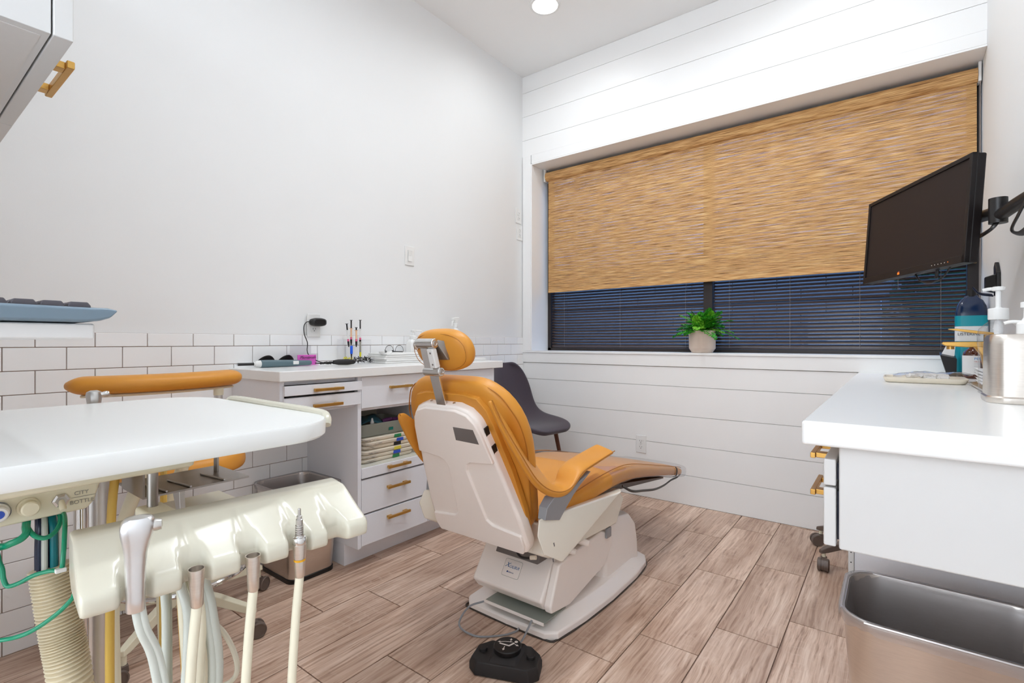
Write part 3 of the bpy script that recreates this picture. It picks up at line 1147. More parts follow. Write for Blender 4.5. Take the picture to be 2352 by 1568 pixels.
t = thing('applicator_box', 'pink and clear box of micro applicator brushes below the charger outlet', 'dispenser box', (0.06, -1.868, Z0))
B().box(0.035, 0.092, -1.932, -1.802, Z0, Z0 + 0.012).build('base', 'pink_clear', t, bevel=0.002)
b = B()
b.prism([(0.037, Z0 + 0.0125), (0.092, Z0 + 0.0125), (0.088, Z0 + 0.058), (0.037, Z0 + 0.058)], 'y', -1.930, -1.804)
b.build('clear_body', 'clear', t, smooth=False)
b = B()
b.prism([(0.0905, Z0 + 0.004), (0.0935, Z0 + 0.004), (0.0905, Z0 + 0.052), (0.0885, Z0 + 0.052)], 'y', -1.910, -1.815)
b.build('front_panel', 'magenta', t, smooth=False)
B().box(0.037, 0.041, -1.918, -1.812, Z0 + 0.058, Z0 + 0.098).build('lid', 'clear', t, smooth=False)
text_mesh('brand_lettering', 'Microbrush', 0.020, 'ink_black', t, (0.0945, -1.900, Z0 + 0.034), (0, 1, 0), (-0.07, 0, 1), shear=0.35, xs=0.85)

# charger and its cable
t = thing('wall_charger', 'black rounded charger plugged into the outlet with a thin dangling cable', 'charger', (0.03, -1.775, 1.12))
b = B()
rings = []
for d, a_, b_ in ((0.0165, 0.030, 0.014), (0.020, 0.038, 0.019), (0.040, 0.040, 0.021), (0.052, 0.038, 0.019), (0.058, 0.030, 0.013)):
    rings.append(superring((d, -1.772, 1.122), (0, 1, 0), (0, 0, 1), a_, b_, 3, 28))
b.loft(rings).build('charger_body', 'black', t)
B().tube([(0.036, -1.812, 1.122), (0.036, -1.832, 1.121), (0.036, -1.846, 1.10), (0.038, -1.845, 1.06), (0.042, -1.832, 1.02), (0.05, -1.838, 0.98), (0.07, -1.835, 0.955), (0.10, -1.81, 0.93), (0.13, -1.79, Z0 + 0.012)], 0.0022, seg=8).build('cable', 'black', t)

t = thing('cable_adapter', 'black tapered power brick with a knotted cable on the worktop', 'adapter', (0.15, -1.73, Z0))
rings = []
for u, a_, b_ in ((0, 0.004, 0.004), (0.05, 0.012, 0.009), (0.25, 0.017, 0.0135), (0.65, 0.018, 0.0145), (0.92, 0.014, 0.011), (1, 0.006, 0.005)):
    p = Vector((0.150, -1.765, Z0 + 0.015)).lerp(Vector((0.185, -1.66, Z0 + 0.015)), u)
    rings.append(superring(p, Vector((1, -0.33, 0)).normalized(), (0, 0, 1), a_, b_, 2.6, 18))
B().loft(rings).build('brick', 'black_matte', t)
kp = []
for i in range(26):
    a = i * 1.1
    kp.append((0.13 + 0.014 * math.cos(a * 1.7), -1.80 + i * 0.0012 + 0.022 * math.sin(a), Z0 + 0.0065 + 0.005 * (1 + math.sin(a * 2.3))))
B().tube([(0.11, -1.832, Z0 + 0.012)] + kp + [(0.15, -1.765, Z0 + 0.014)], 0.0026, seg=7, n=4).build('cable_knot', 'black', t)

# acrylic syringe stand
t = thing('syringe_stand', 'clear acrylic stand with compartments of black and yellow tips', 'stand', (0.075, -1.585, Z0))
y0, y1, x0, x1 = -1.66, -1.505, 0.03, 0.135
for a in ((x0, x1, y0, y1, Z0, Z0 + 0.004), (x0, x0 + 0.003, y0, y1, Z0 + 0.004, Z0 + 0.128), (x0, x1, y0, y0 + 0.003, Z0 + 0.004, Z0 + 0.04), (x0, x1, y1 - 0.003, y1, Z0 + 0.004, Z0 + 0.04),
          (x1 - 0.003, x1, y0, y1, Z0 + 0.004, Z0 + 0.035), (x0 + 0.003, x1 - 0.035, y0, y1, Z0 + 0.120, Z0 + 0.123), (x0, x1 - 0.03, y0, y0 + 0.003, Z0 + 0.04, Z0 + 0.128), (x0, x1 - 0.03, y1 - 0.003, y1, Z0 + 0.04, Z0 + 0.128)):
    B().box(*a).build('acrylic_panel', 'clear_faint', t, smooth=False)
rnd = random.Random(3)
for nm, m, ya, yb, xa, xb, n in (('black_tips', 'black', -1.605, -1.512, 0.085, 0.128, 70), ('yellow_tips', 'yellow', -1.655, -1.61, 0.05, 0.10, 40)):
    b = B()
    for k in range(n):
        c = Vector((rnd.uniform(xa, xb), rnd.uniform(ya, yb), Z0 + 0.008 + rnd.random() * 0.026))
        d = Vector((rnd.uniform(-1, 1), rnd.uniform(-1, 1), rnd.uniform(-.4, 1))).normalized() * 0.008
        b.cyl(c - d * 0.7, c + d, 0.0026, 0.0009, seg=6)
    b.build(nm, m, t, kind='stuff')


def syringe(y, x, ztop, body, accent, label, tilt=0.0, plunger=0.036, cap='black', clear=True):
    t = thing('dental_syringe', label, 'syringe', (x, y, Z0 + 0.05), group='syringes in the acrylic stand')
    ax = Vector((0, math.sin(tilt), math.cos(tilt)))
    top = Vector((x, y, ztop))
    pt = lambda d: top - ax * d
    B().lathe([(0.0075, 0), (0.0075, -0.002), (0.0036, -0.003), (0.0036, -plunger)], pt(0), ax, seg=12).build('plunger', cap, t)
    B().lathe([(0.010, 0), (0.010, -0.002), (0.0042, -0.003), (0.0042, -0.048)], pt(plunger - 0.003), ax, seg=12).build('barrel', body, t)
    B().lathe([(0.0050, 0), (0.0050, -0.012)], pt(plunger + 0.044), ax, seg=12).build('accent_band', accent, t)
    B().lathe([(0.0052, 0), (0.0048, -0.016), (0.0022, -0.030)], pt(plunger + 0.055), ax, seg=12).build('tip_cap', 'black', t)


syringe(-1.634, 0.075, 1.118, 'white_plastic', 'pink', 'slim white syringe leaning at the left of the acrylic stand', tilt=-0.10)
syringe(-1.597, 0.060, 1.138, 'peach', 'pink', 'peach syringe with the tall black plunger in the acrylic stand', plunger=0.046)
syringe(-1.580, 0.080, 1.100, 'peach', 'pink', 'peach syringe with the short pushed-in plunger in the acrylic stand', plunger=0.018)
syringe(-1.545, 0.065, 1.140, 'white_plastic', 'pink', 'white syringe with the tallest black plunger at the right of the stand', plunger=0.050)
t = thing('dental_syringe', 'bright blue capped syringe at the front of the acrylic stand', 'syringe', (0.1, -1.62, Z0), group='syringes in the acrylic stand')
B().lathe([(0.0062, 0.052), (0.0068, 0.056), (0.0068, 0.092), (0.006, 0.094)], (0.098, -1.622, Z0 + 0.0), seg=14).build('cap', 'blue', t)
B().lathe([(0.0015, 0.022), (0.0028, 0.035), (0.0045, 0.052)], (0.098, -1.622, Z0), seg=12).build('tip_cap', 'black', t)
t = thing('dental_syringe', 'pale grey syringe with a yellow tip in the acrylic stand', 'syringe', (0.1, -1.57, Z0), group='syringes in the acrylic stand')
B().lathe([(0.0048, 0.060), (0.0048, 0.108), (0.0052, 0.108), (0.0052, 0.114), (0.002, 0.115)], (0.095, -1.566, Z0), seg=14).build('barrel', 'ink_grey', t)
B().lathe([(0.002, 0.028), (0.005, 0.040), (0.0052, 0.060)], (0.095, -1.566, Z0), seg=14).build('tip_cap', 'yellow', t)

# stack of paper bibs with glasses
for i in range(5):
    a = 0.006 * math.sin(i * 2.1)
    o = B().box(0.04 + a, 0.20 + a * 0.5, -1.485 + a, -1.235 + a, Z0 + i * 0.0108, Z0 + i * 0.0108 + 0.0104).build('paper_bib', 'paper', None, bevel=0.003)
    tag(o, 'folded white paper bib, %s of the pile under the glasses' % ['bottom', 'second from bottom', 'middle', 'second from top', 'top'][i], 'paper bib', 'folded paper bibs on the worktop')
zt = Z0 + 5 * 0.0108 + 0.0002
t = thing('eyeglasses', 'thin black framed eyeglasses lying upside down on the paper bibs', 'glasses', (0.10, -1.37, zt))
for yc in (-1.393, -1.323):
    pts = [(0.115 + 0.004 * math.cos(a), yc + 0.025 * math.cos(a), zt + 0.004 + 0.036 * max(0.0, math.sin(a)) ** 0.8) for a in [PI * i / 14 for i in range(15)]]
    fr = B().tube(pts, 0.0013, seg=6, n=2).build('rim', 'black', t)
    b = B()
    b.grid([[(0.115, yc + 0.025 * math.cos(a), zt + 0.004), (0.115, yc + 0.024 * math.cos(a), zt + 0.004 + 0.035 * max(0.0, math.sin(a)) ** 0.8)] for a in [PI * i / 14 for i in range(15)]])
    b.build('lens', 'lens', fr)
B().tube([(0.115, -1.445, zt + 0.004), (0.116, -1.40, zt + 0.004), (0.116, -1.358, zt + 0.006), (0.116, -1.30, zt + 0.004)], 0.0025, seg=8).build('brow_bar', 'black', t)
B().tube([(0.114, -1.418, zt + 0.006), (0.085, -1.40, zt + 0.004), (0.07, -1.375, zt + 0.006), (0.065, -1.385, zt + 0.014)], 0.0018, seg=8).build('temple_arm', 'black', t)
B().tube([(0.114, -1.298, zt + 0.004), (0.09, -1.32, zt + 0.005), (0.08, -1.345, zt + 0.010), (0.07, -1.33, zt + 0.012)], 0.0018, seg=8).build('temple_arm', 'black', t)
t = thing('tissue_sheet', 'curled white tissue sheet beside the acrylic stand', 'tissue', (0.16, -1.47, Z0))
B().grid([[(0.16 + 0.045 * v, -1.50 + 0.055 * u, Z0 + 0.055 + 0.018 * (u - 0.5) ** 2 * 4 - 0.012 + 0.004 * v) for v in (0, .5, 1)] for u in [i / 8 for i in range(9)]]).build('sheet', 'paper', t, solid=0.001)


def pump_bottle(t, c, bw, bd, bh, m, cap='white_plastic', spout=(0, 1), pump_h=0.05):
    """rounded rectangular foam-soap bottle with pump head; spout = horizontal direction"""
    x, y, z = c
    rings = []
    for dz, k in ((0, .9), (.004, 1), (bh * .78, 1), (bh * .9, .86), (bh, .52)):
        rings.append([(x + p[0], y + p[1], z + dz) for p in rrect(0, 0, bd / 2 * k, bw / 2 * k, min(bd, bw) * .22 * k, 4)])
    body = B().loft(rings).build('bottle_body', m, t, angle=50)
    r = bw * 0.27
    B().lathe([(r, 0), (r * 1.08, .002), (r * 1.08, .020), (r, .022), (r * .5, .024), (r * .4, .024 + pump_h * .5)], (x, y, z + bh - 0.003), seg=20).build('pump_collar', cap, t)
    zt = z + bh + 0.02 + pump_h * .45
    s = Vector((spout[0], spout[1], 0)).normalized()
    b = B().lathe([(r * .62, 0), (r * .72, .003), (r * .72, .011), (r * .5, .013)], (x, y, zt), seg=16)
    b.tube([Vector((x, y, zt + .007)), Vector((x, y, zt + .007)) + s * bw * .35, Vector((x, y, zt + .006)) + s * bw * .72, Vector((x, y, zt - .002)) + s * bw * .82], 0.0045, seg=8)
    b.build('pump_head', cap, t)
    return body


t = thing('soap_dispenser', 'white foam soap pump bottle with pale pink print on the left worktop', 'soap bottle', (0.085, -1.195, Z0))
pump_bottle(t, (0.085, -1.195, Z0 + 0.0015), 0.072, 0.052, 0.128, 'white_plastic', spout=(0.2, 1), pump_h=0.048)
b = B()
for k in range(5):
    b.box(0.1113, 0.1118, -1.190, -1.172, Z0 + 0.030 + k * 0.014, Z0 + 0.0305 + k * 0.014)
for yy in (-1.190, -1.172):
    b.box(0.1113, 0.1118, yy, yy + 0.0006, Z0 + 0.030, Z0 + 0.0865)
b.build('label_print', 'ink_red', t, smooth=False)
B().box(0.0595, 0.1105, -1.229, -1.161, Z0, Z0 + 0.003).build('base_pad', 'leather_edge', t, bevel=0.001)

SXc, SYc = 0.11, -0.868
t = thing('spray_bottle', 'white trigger spray bottle behind the headrest on the left worktop', 'spray bottle', (SXc, SYc, Z0))
c = (SXc, SYc, Z0)
B().lathe([(0.035, 0), (0.038, 0.004), (0.038, 0.13), (0.034, 0.16), (0.022, 0.188), (0.0145, 0.20), (0.0145, 0.21)], c).build('bottle_body', 'white_plastic', t)
B().lathe([(0.0385, 0.122), (0.0385, 0.128)], c).build('green_band', 'label_green', t)
B().lathe([(0.017, 0.206), (0.017, 0.228), (0.010, 0.232)], c).build('screw_cap', 'white_plastic', t)
b = B()
b.prism([(SYc + q[0], Z0 + q[1]) for q in ((-0.026, 0.250), (-0.026, 0.264), (0.024, 0.270), (0.026, 0.255), (0.012, 0.247), (0.008, 0.226), (-0.010, 0.226), (-0.012, 0.247))], 'x', SXc - 0.012, SXc + 0.012)
b.build('spray_head', 'white_plastic', t, bevel=0.003)
B().tube([(SXc, SYc - 0.015, Z0 + 0.251), (SXc, SYc - 0.028, Z0 + 0.236), (SXc, SYc - 0.032, Z0 + 0.212)], 0.0045, seg=8, flat=(1.6, .7)).build('trigger', 'white_plastic', t)
for i in range(4):
    o = B().box(0.17 + .004 * i, 0.33, -1.00 + .003 * i, -0.83, Z0 + i * 0.004, Z0 + i * 0.004 + 0.0038).build('folded_napkin', 'paper', None, bevel=0.0015)
    tag(o, 'folded white napkin behind the headrest, %s in its pile' % ['lowest', 'second lowest', 'second highest', 'highest'][i], 'napkin', 'folded napkins behind the headrest')

# ================================================================ DENTAL CHAIR
XC = 1.20
ch = thing('dental_chair', 'mustard leather dental chair with a white shell in the middle of the room', 'dental chair', (XC, -1.3, 0.0))
# --- base plate
outl = [(1.015, -1.735), (1.20, -1.74), (1.36, -1.735), (1.398, -1.705), (1.42, -1.55), (1.432, -1.35), (1.43, -1.12), (1.415, -0.98), (1.385, -0.92), (1.33, -0.895),
        (1.07, -0.895), (1.015, -0.92), (0.985, -0.98), (0.97, -1.12), (0.968, -1.35), (0.975, -1.55), (0.985, -1.705)]


def scaled(o_, k, cx=XC, cy=-1.32):
    return [(cx + (p[0] - cx) * k, cy + (p[1] - cy) * k) for p in o_]


rings = [[(p[0], p[1], 0.0) for p in outl], [(p[0], p[1], 0.024) for p in outl], [(p[0], p[1], 0.029) for p in scaled(outl, .985)], [(p[0], p[1], 0.036) for p in scaled(outl, .88)], [(p[0], p[1], 0.052) for p in scaled(outl, .80)]]
B().loft(rings).build('base_plate', 'chair_plastic', ch, bevel=0.004)
B().tube([(p[0], p[1], 0.0035) for p in scaled(outl, .995)], 0.0035, seg=6, n=3, closed=True).build('floor_seal', 'caster_dark', ch)
# front column hump
hump = [(-1.30, 0.035), (-1.30, 0.20), (-1.24, 0.262), (-1.16, 0.275), (-1.05, 0.258), (-0.985, 0.20), (-0.962, 0.12), (-0.955, 0.032)]
rings = []
for x_, k in ((1.03, 0.90), (1.05, 1.0), (1.33, 1.0), (1.362, 0.97), (1.372, 0.88)):
    rings.append([(x_, -1.13 + (p[0] + 1.13) * k, 0.032 + (p[1] - 0.032) * k) for p in hump])
B().loft(rings).build('front_column', 'chair_plastic', ch, bevel=0.006)
# pump housing with logo
hp = [(-1.655, 0.250), (-1.742, 0.128), (-1.712, 0.090), (-1.20, 0.075), (-1.14, 0.22), (-1.30, 0.262)]
B().prism(hp, 'x', 1.035, 1.352).build('pump_housing', 'chair_plastic', ch, bevel=0.010, bseg=3)
sp = [(-1.722, 0.092), (-1.730, 0.115), (-1.672, 0.246), (-1.36, 0.268), (-1.262, 0.240), (-1.255, 0.196), (-1.33, 0.122), (-1.60, 0.075)]
B().prism(sp, 'x', 1.3525, 1.384).build('side_cover', 'chair_plastic', ch, bevel=0.008, bseg=3)
B().box(1.10, 1.365, -1.742, -1.60, 0.058, 0.064).build('drip_tray', 'tray_grey', ch, bevel=0.002)
B().box(1.10, 1.365, -1.747, -1.7425, 0.056, 0.066).build('drip_lip', 'chair_plastic', ch, bevel=0.001)
B().prism([(-1.33, .23), (-1.29, .23), (-1.29, .27), (-1.33, .27)], 'x', 1.385, 1.395).build('latch', 'grey_plastic', ch, bevel=0.003)
for yy, zz, L_ in ((-1.60, 0.272, 0.045), (-1.53, 0.285, 0.06)):
    B().lathe([(0.010, 0), (0.012, 0.004), (0.012, L_ - 0.006), (0.009, L_)], (1.36, yy, zz), (1, 0.15, -0.1), seg=14).build('lever_knob', 'chair_plastic', ch)
for px_, py_ in ((1.30, -1.715), (1.385, -1.20), (1.40, -1.10)):
    B().lathe([(0.008, 0), (0.008, 0.003), (0.005, 0.005)], (px_, py_, 0.030), seg=12).build('screw_cap', 'chair_plastic', ch)
# logo panel on the sloped rear face
d_up = Vector((0, 0.087, 0.122)).normalized()
d_n = Vector((0, -0.122, 0.087)).normalized()
lc = Vector((1.195, -1.6985, 0.189))
pl = B()
for q, tcl in ((0.0, 1.0), (0.0022, 0.97)):
    pass
rr = rrect(0, 0, 0.038, 0.030, 0.006, 4)
pl.loft([[lc + Vector((p[0] * k, 0, 0)) + d_up * p[1] * k + d_n * q for p in rr] for q, k in ((-0.002, 1.0), (0.0016, 1.0), (0.0022, 0.97))])
lp = pl.build('logo_plate', 'chair_plastic', ch, bevel=0.0006)
b = B()
edge = [lc + Vector((p[0], 0, 0)) + d_up * p[1] + d_n * 0.0016 for p in rr]
b.tube(edge, 0.0006, seg=6, n=0, closed=True)
b.build('plate_outline', 'ink_grey', lp)
o3 = lc + d_n * 0.0026
text_mesh('logo_initial', 'X', 0.024, 'ink_blue', lp, o3 + Vector((-0.033, 0, 0)) + d_up * 0.0015, (1, 0, 0), d_up, shear=0.5)
text_mesh('logo_lettering', '-CALIBUR', 0.0145, 'ink_blue', lp, o3 + Vector((-0.018, 0, 0)) + d_up * 0.001, (1, 0, 0), d_up, shear=0.35, xs=0.78)
text_mesh('maker_lettering', 'Belmont', 0.0072, 'ink_navy', lp, o3 + Vector((-0.011, 0, 0)) - d_up * 0.016, (1, 0, 0), d_up)
b = B()
b.hull([o3 + Vector((x_, 0, 0)) + d_up * y_ + d_n * n_ for x_ in (-0.018, -0.0125) for y_ in (-0.0165, -0.011) for n_ in (0, 0.0003)])
b.build('maker_emblem', 'ink_navy', lp, smooth=False)

# --- under-seat lift and side wings
B().prism([(-1.80, 0.32), (-1.76, 0.30), (-1.25, 0.27), (-1.18, 0.36), (-1.24, 0.415), (-1.77, 0.415)], 'x', 0.985, 1.40).build('seat_pan', 'chair_cream', ch, bevel=0.01)
b = B()
b.prism([(-1.73, 0.25), (-1.66, 0.25), (-1.60, 0.30), (-1.68, 0.33)], 'x', 1.14, 1.33)
b.build('pivot_block', 'dark_grey', ch, bevel=0.004)
for s in (1, -1):
    X_ = lambda x_: XC + s * (x_ - XC)
    pts = [(X_(1.470), -1.845, 0.388), (X_(1.470), -1.36, 0.442), (X_(1.470), -1.795, 0.320), (X_(1.466), -1.895, 0.375), (X_(1.462), -1.925, 0.440),
           (X_(1.455), -1.905, 0.484), (X_(1.448), -1.80, 0.462), (X_(1.40), -1.83, 0.455), (X_(1.40), -1.55, 0.398), (X_(1.435), -1.57, 0.40), (X_(1.445), -1.31, 0.438), (X_(1.40), -1.26, 0.42),
           (X_(1.40), -1.74, 0.31), (X_(1.40), -1.83, 0.40), (X_(1.40), -1.30, 0.40)]
    B().hull(pts).build('side_wing', 'chair_cream', ch, bevel=0.006, bseg=3)
for zz in (0.345, 0.392):
    b = B().obox((1.4695, -1.848 + (zz - .345) * .1, zz), (0.002, 0.004, 0.012), (0.3, 0, 0))
    b.build('scuff', 'dark_grey', ch, smooth=False)

# --- backrest: frame of the back (w along the back, t forward)
O = Vector((XC - 0.012, -1.862, 0.337))
U = Vector((0, -0.378, 0.926)).normalized()
Nn = Vector((0, 0.926, 0.378)).normalized()


def bk(u, w_, t_):
    return O + Vector((u, 0, 0)) + U * w_ + Nn * t_


half = [(0.0, 0.0), (0.165, 0.0), (0.195, 0.012), (0.208, 0.045), (0.202, 0.14), (0.183, 0.27), (0.163, 0.385), (0.152, 0.44), (0.140, 0.485), (0.112, 0.515), (0.07, 0.530), (0.0, 0.533)]
poly = half[1:-1] + [(-p[0], p[1]) for p in half[-2:0:-1]]
rings = [[bk(p[0], p[1], 0.0) for p in poly], [bk(p[0], p[1], 0.046) for p in poly]]
shell = B().loft(rings).build('back_shell', 'chair_plastic', ch, bevel=0.012, bseg=4)
# raised relief: top plate, spine, bottom band
rel = [(0.185, 0.012), (0.197, 0.045), (0.194, 0.085), (0.085, 0.098), (0.064, 0.115), (0.040, 0.30), (0.050, 0.325), (0.068, 0.335), (0.164, 0.345), (0.145, 0.445), (0.132, 0.480), (0.108, 0.507), (0.065, 0.520)]
rpoly = rel + [(-p[0], p[1]) for p in rel[::-1]]
B().loft([[bk(p[0], p[1], 0.004) for p in rpoly], [bk(p[0], p[1], -0.0085) for p in rpoly]]).build('back_relief', 'chair_plastic', shell, bevel=0.0045, bseg=3)
B().loft([[bk(u_, w_, t_) for u_, w_ in ((0.040, 0.462), (0.122, 0.461), (0.130, 0.412), (0.036, 0.415))] for t_ in (-0.004, -0.0092)]).build('rating_label', 'dark_grey', shell, smooth=False)
for w_ in (0.445, 0.385):
    b = B()
    uu = 0.1515 + (0.445 - w_) * 0.19
    b.obox(bk(uu, w_, 0.018), (0.004, 0.018, 0.028), Matrix((Nn.cross(U) * -1, Nn, U)).transposed())
    b.build('side_slot', 'ink_black', shell, smooth=False)
B().lathe([(0.006, 0), (0.006, 0.003), (0.003, 0.005)], bk(0.166, 0.335, 0.024), (1, 0, 0.1), seg=12).build('screw', 'satin', shell)
for uu in (-0.045, 0.055):
    B().lathe([(0.005, 0), (0.005, 0.003)], bk(uu - 0.01, 0.529, 0.02), U, seg=10).build('screw', 'satin', shell)

# back cushion: stacked super-ellipse sections
rings = []
for w_, hw, tc, th in ((0.045, 0.150, 0.082, 0.020), (0.052, 0.175, 0.084, 0.034), (0.09, 0.198, 0.088, 0.043), (0.18, 0.212, 0.092, 0.046), (0.28, 0.232, 0.092, 0.047), (0.37, 0.250, 0.092, 0.048), (0.45, 0.246, 0.092, 0.048),
                       (0.51, 0.222, 0.090, 0.046), (0.55, 0.190, 0.086, 0.042), (0.578, 0.150, 0.082, 0.034), (0.588, 0.125, 0.080, 0.022)):
    rings.append(superring(bk(0, w_, tc), (1, 0, 0), Nn, hw, th, 3.4, 36))
cush = B().loft(rings).build('back_cushion', 'leather', ch, sub=1)
# welt seam round the rear edge of the cushion
seam = []
for w_, hw in ((0.10, 0.197), (0.18, 0.210), (0.28, 0.230), (0.37, 0.247), (0.45, 0.243), (0.51, 0.217), (0.548, 0.188), (0.572, 0.135), (0.574, 0.0)):
    seam.append((hw, w_))
pts = [bk(u_, w_, 0.066) for u_, w_ in seam] + [bk(-u_, w_, 0.066) for u_, w_ in seam[-2::-1]]
B().tube(pts, 0.0020, seg=6, n=5).build('piping', 'leather_edge', cush)
# flat leather panel bordering the shell
pan = [(0.196, 0.05), (0.205, 0.16), (0.197, 0.30), (0.180, 0.40), (0.172, 0.455), (0.158, 0.508), (0.13, 0.545), (0.08, 0.556)]
pp = pan + [(-p[0], p[1]) for p in pan[::-1]]
B().loft([[bk(p[0], p[1], 0.030) for p in pp], [bk(p[0], p[1], 0.052) for p in pp]]).build('back_panel', 'leather', cush, bevel=0.004)

# --- head rest on its chrome bar
hb = thing
barp0, barp1 = Vector((XC - 0.012, -2.048, 0.815)), Vector((XC - 0.012, -2.086, 0.930))
bd = (barp1 - barp0).normalized()
bn = Vector((0, bd.z, -bd.y))
mrot = Matrix((Vector((1, 0, 0)), bn, bd)).transposed()
bar = B().obox((barp0 + barp1) / 2, (0.040, 0.007, 0.135), mrot).build('headrest_bar', 'chrome', ch, bevel=0.0015)
B().obox(barp0 + bd * 0.009, (0.056, 0.014, 0.006), mrot).build('bar_collar', 'satin', bar, bevel=0.001)
j1 = barp1 + bd * 0.004
b = B().cyl(j1 + Vector((-0.036, 0, 0)), j1 + Vector((0.034, 0, 0)), 0.0145, seg=24)
b.build('lower_hinge', 'chrome', ch, bevel=0.002)
B().lathe([(0.0085, 0), (0.0085, 0.002), (0.005, 0.0025), (0.004, 0.001)], j1 + Vector((0.034, 0, 0)), (1, 0, 0), seg=18).build('hinge_cap', 'satin', ch)
j2 = Vector((XC - 0.014, -2.112, 1.020))
ld = (j2 - j1).normalized()
ln = Vector((0, ld.z, -ld.y))
lrot = Matrix((Vector((1, 0, 0)), ln, ld)).transposed()
mid = (j1 + j2) / 2
link = B().obox(mid + Vector((-0.016, 0, 0)), (0.030, 0.014, 0.080), lrot).build('headrest_link', 'chrome', ch, bevel=0.0025)
hs = B().obox(mid + Vector((0.016, 0, 0)) - ln * 0.004, (0.026, 0.020, 0.062), lrot).build('lock_housing', 'white_plastic', link, bevel=0.004)
for q in (-0.018, 0.018):
    B().lathe([(0.0032, 0), (0.0032, 0.0012)], mid + Vector((0.018, 0, 0)) - ln * 0.0135 + ld * q, -ln, seg=10).build('screw', 'dark_grey', hs)
b = B().cyl(j2 + Vector((-0.042, 0, 0)), j2 + Vector((0.034, 0, 0)), 0.0155, seg=24)
b.build('upper_hinge', 'chrome', ch, bevel=0.003)
B().lathe([(0.0095, 0), (0.0095, 0.002), (0.006, 0.0025), (0.0045, 0.001)], j2 + Vector((0.034, 0, 0)), (1, 0, 0), seg=18).build('hinge_cap', 'satin', ch)
B().ball(j2 + Vector((-0.044, 0, -0.004)), (0.010, 0.016, 0.017)).build('tension_knob', 'chrome', ch)
B().hull([j2 + Vector(q) for q in ((0.0, 0.0, 0.012), (0.030, 0.0, 0.012), (0.0, 0.012, -0.008), (0.034, 0.012, -0.008), (0.012, 0.036, -0.050), (0.052, 0.036, -0.050), (0.02, 0.044, 0.006), (0.05, 0.044, 0.006), (0.012, 0.044, -0.050), (0.052, 0.044, -0.050))]).build('headrest_plate', 'steel_dark', ch, bevel=0.002)
# cushion: broad pillow, wider than tall, tilted forward
hc = Vector((XC - 0.012, -2.045, 1.000))
hu = Vector((0, -0.30, 0.95)).normalized()
hn = Vector((0, 0.95, 0.30)).normalized()
rings = []
for k in range(13):
    a = -PI / 2 + PI * k / 12
    s_ = math.sin(a)
    c_ = max(0.04, math.cos(a)) ** 0.62
    rings.append(superring(hc + hu * (0.066 * s_) + Vector((0.006 * s_ * -1, 0, 0)) + hn * (0.006 * c_), (1, 0, 0), hn, 0.118 * c_, 0.040 * max(0.12, c_ ** .8), 2.5, 32))
hcu = B().loft(rings).build('headrest_cushion', 'leather', ch, sub=1)
pts = []
for k in range(28):
    a = 2 * PI * k / 28
    c_ = math.cos(a)
    s_ = math.sin(a)
    pts.append(hc + hu * (0.058 * math.copysign(abs(s_) ** .8, s_)) + Vector((0.111 * math.copysign(abs(c_) ** .8, c_), 0, 0)) - hn * 0.021)
B().tube(pts, 0.0010, seg=6, n=2, closed=True).build('stitched_seam', 'leather_edge', hcu)

# --- seat cushion (loft along the profile)
prof = [(-1.775, 0.432, 0.150, 0.016), (-1.765, 0.437, 0.205, 0.030), (-1.70, 0.446, 0.226, 0.042), (-1.55, 0.465, 0.234, 0.046), (-1.38, 0.478, 0.238, 0.046), (-1.26, 0.478, 0.238, 0.045), (-1.14, 0.466, 0.236, 0.040), (-0.98, 0.436, 0.230, 0.035),
        (-0.80, 0.398, 0.222, 0.032), (-0.60, 0.354, 0.210, 0.030), (-0.46, 0.322, 0.200, 0.028), (-0.41, 0.310, 0.188, 0.024), (-0.395, 0.307, 0.165, 0.014)]
rings = []
for i, (y_, z_, hw, th) in enumerate(prof):
    a = prof[max(0, i - 1)]
    c_ = prof[min(len(prof) - 1, i + 1)]
    tg = Vector((0, c_[0] - a[0], c_[1] - a[1])).normalized()
    nn = Vector((0, -tg.z, tg.y))
    rings.append(superring((XC, y_, z_), (1, 0, 0), nn, hw, th, 3.6, 36))
seat = B().loft(rings).build('seat_cushion', 'leather', ch, sub=1)
pts = []
for i, (y_, z_, hw, th) in enumerate(prof[1:-1]):
    pts.append((XC + hw * 0.945, y_, z_ + th * 0.86))
B().tube(pts, 0.0019, seg=6, n=4).build('piping', 'leather_edge', seat)
pts = [(2 * XC - p[0], p[1], p[2]) for p in pts]
B().tube(pts, 0.0019, seg=6, n=4).build('piping', 'leather_edge', seat)
# clear vinyl over the seat foot
rings = []
for y_, z_, hw, th in prof[4:-3]:
    rings.append(superring((XC, y_, z_), (1, 0, 0), Vector((0, 0.1, 0.99)), hw + 0.004, th + 0.004, 3.7, 28))
for y_, z_, hw, th in ((-0.60, 0.354, 0.215, 0.035), (-0.50, 0.331, 0.209, 0.034), (-0.42, 0.314, 0.205, 0.036), (-0.385, 0.307, 0.200, 0.038), (-0.365, 0.304, 0.192, 0.034)):
    rings.append(superring((XC, y_, z_), (1, 0, 0), Vector((0, 0.22, 0.97)), hw, th, 4.5, 28))
B().loft(rings, cap0=False).build('vinyl_cover', 'clear', ch)
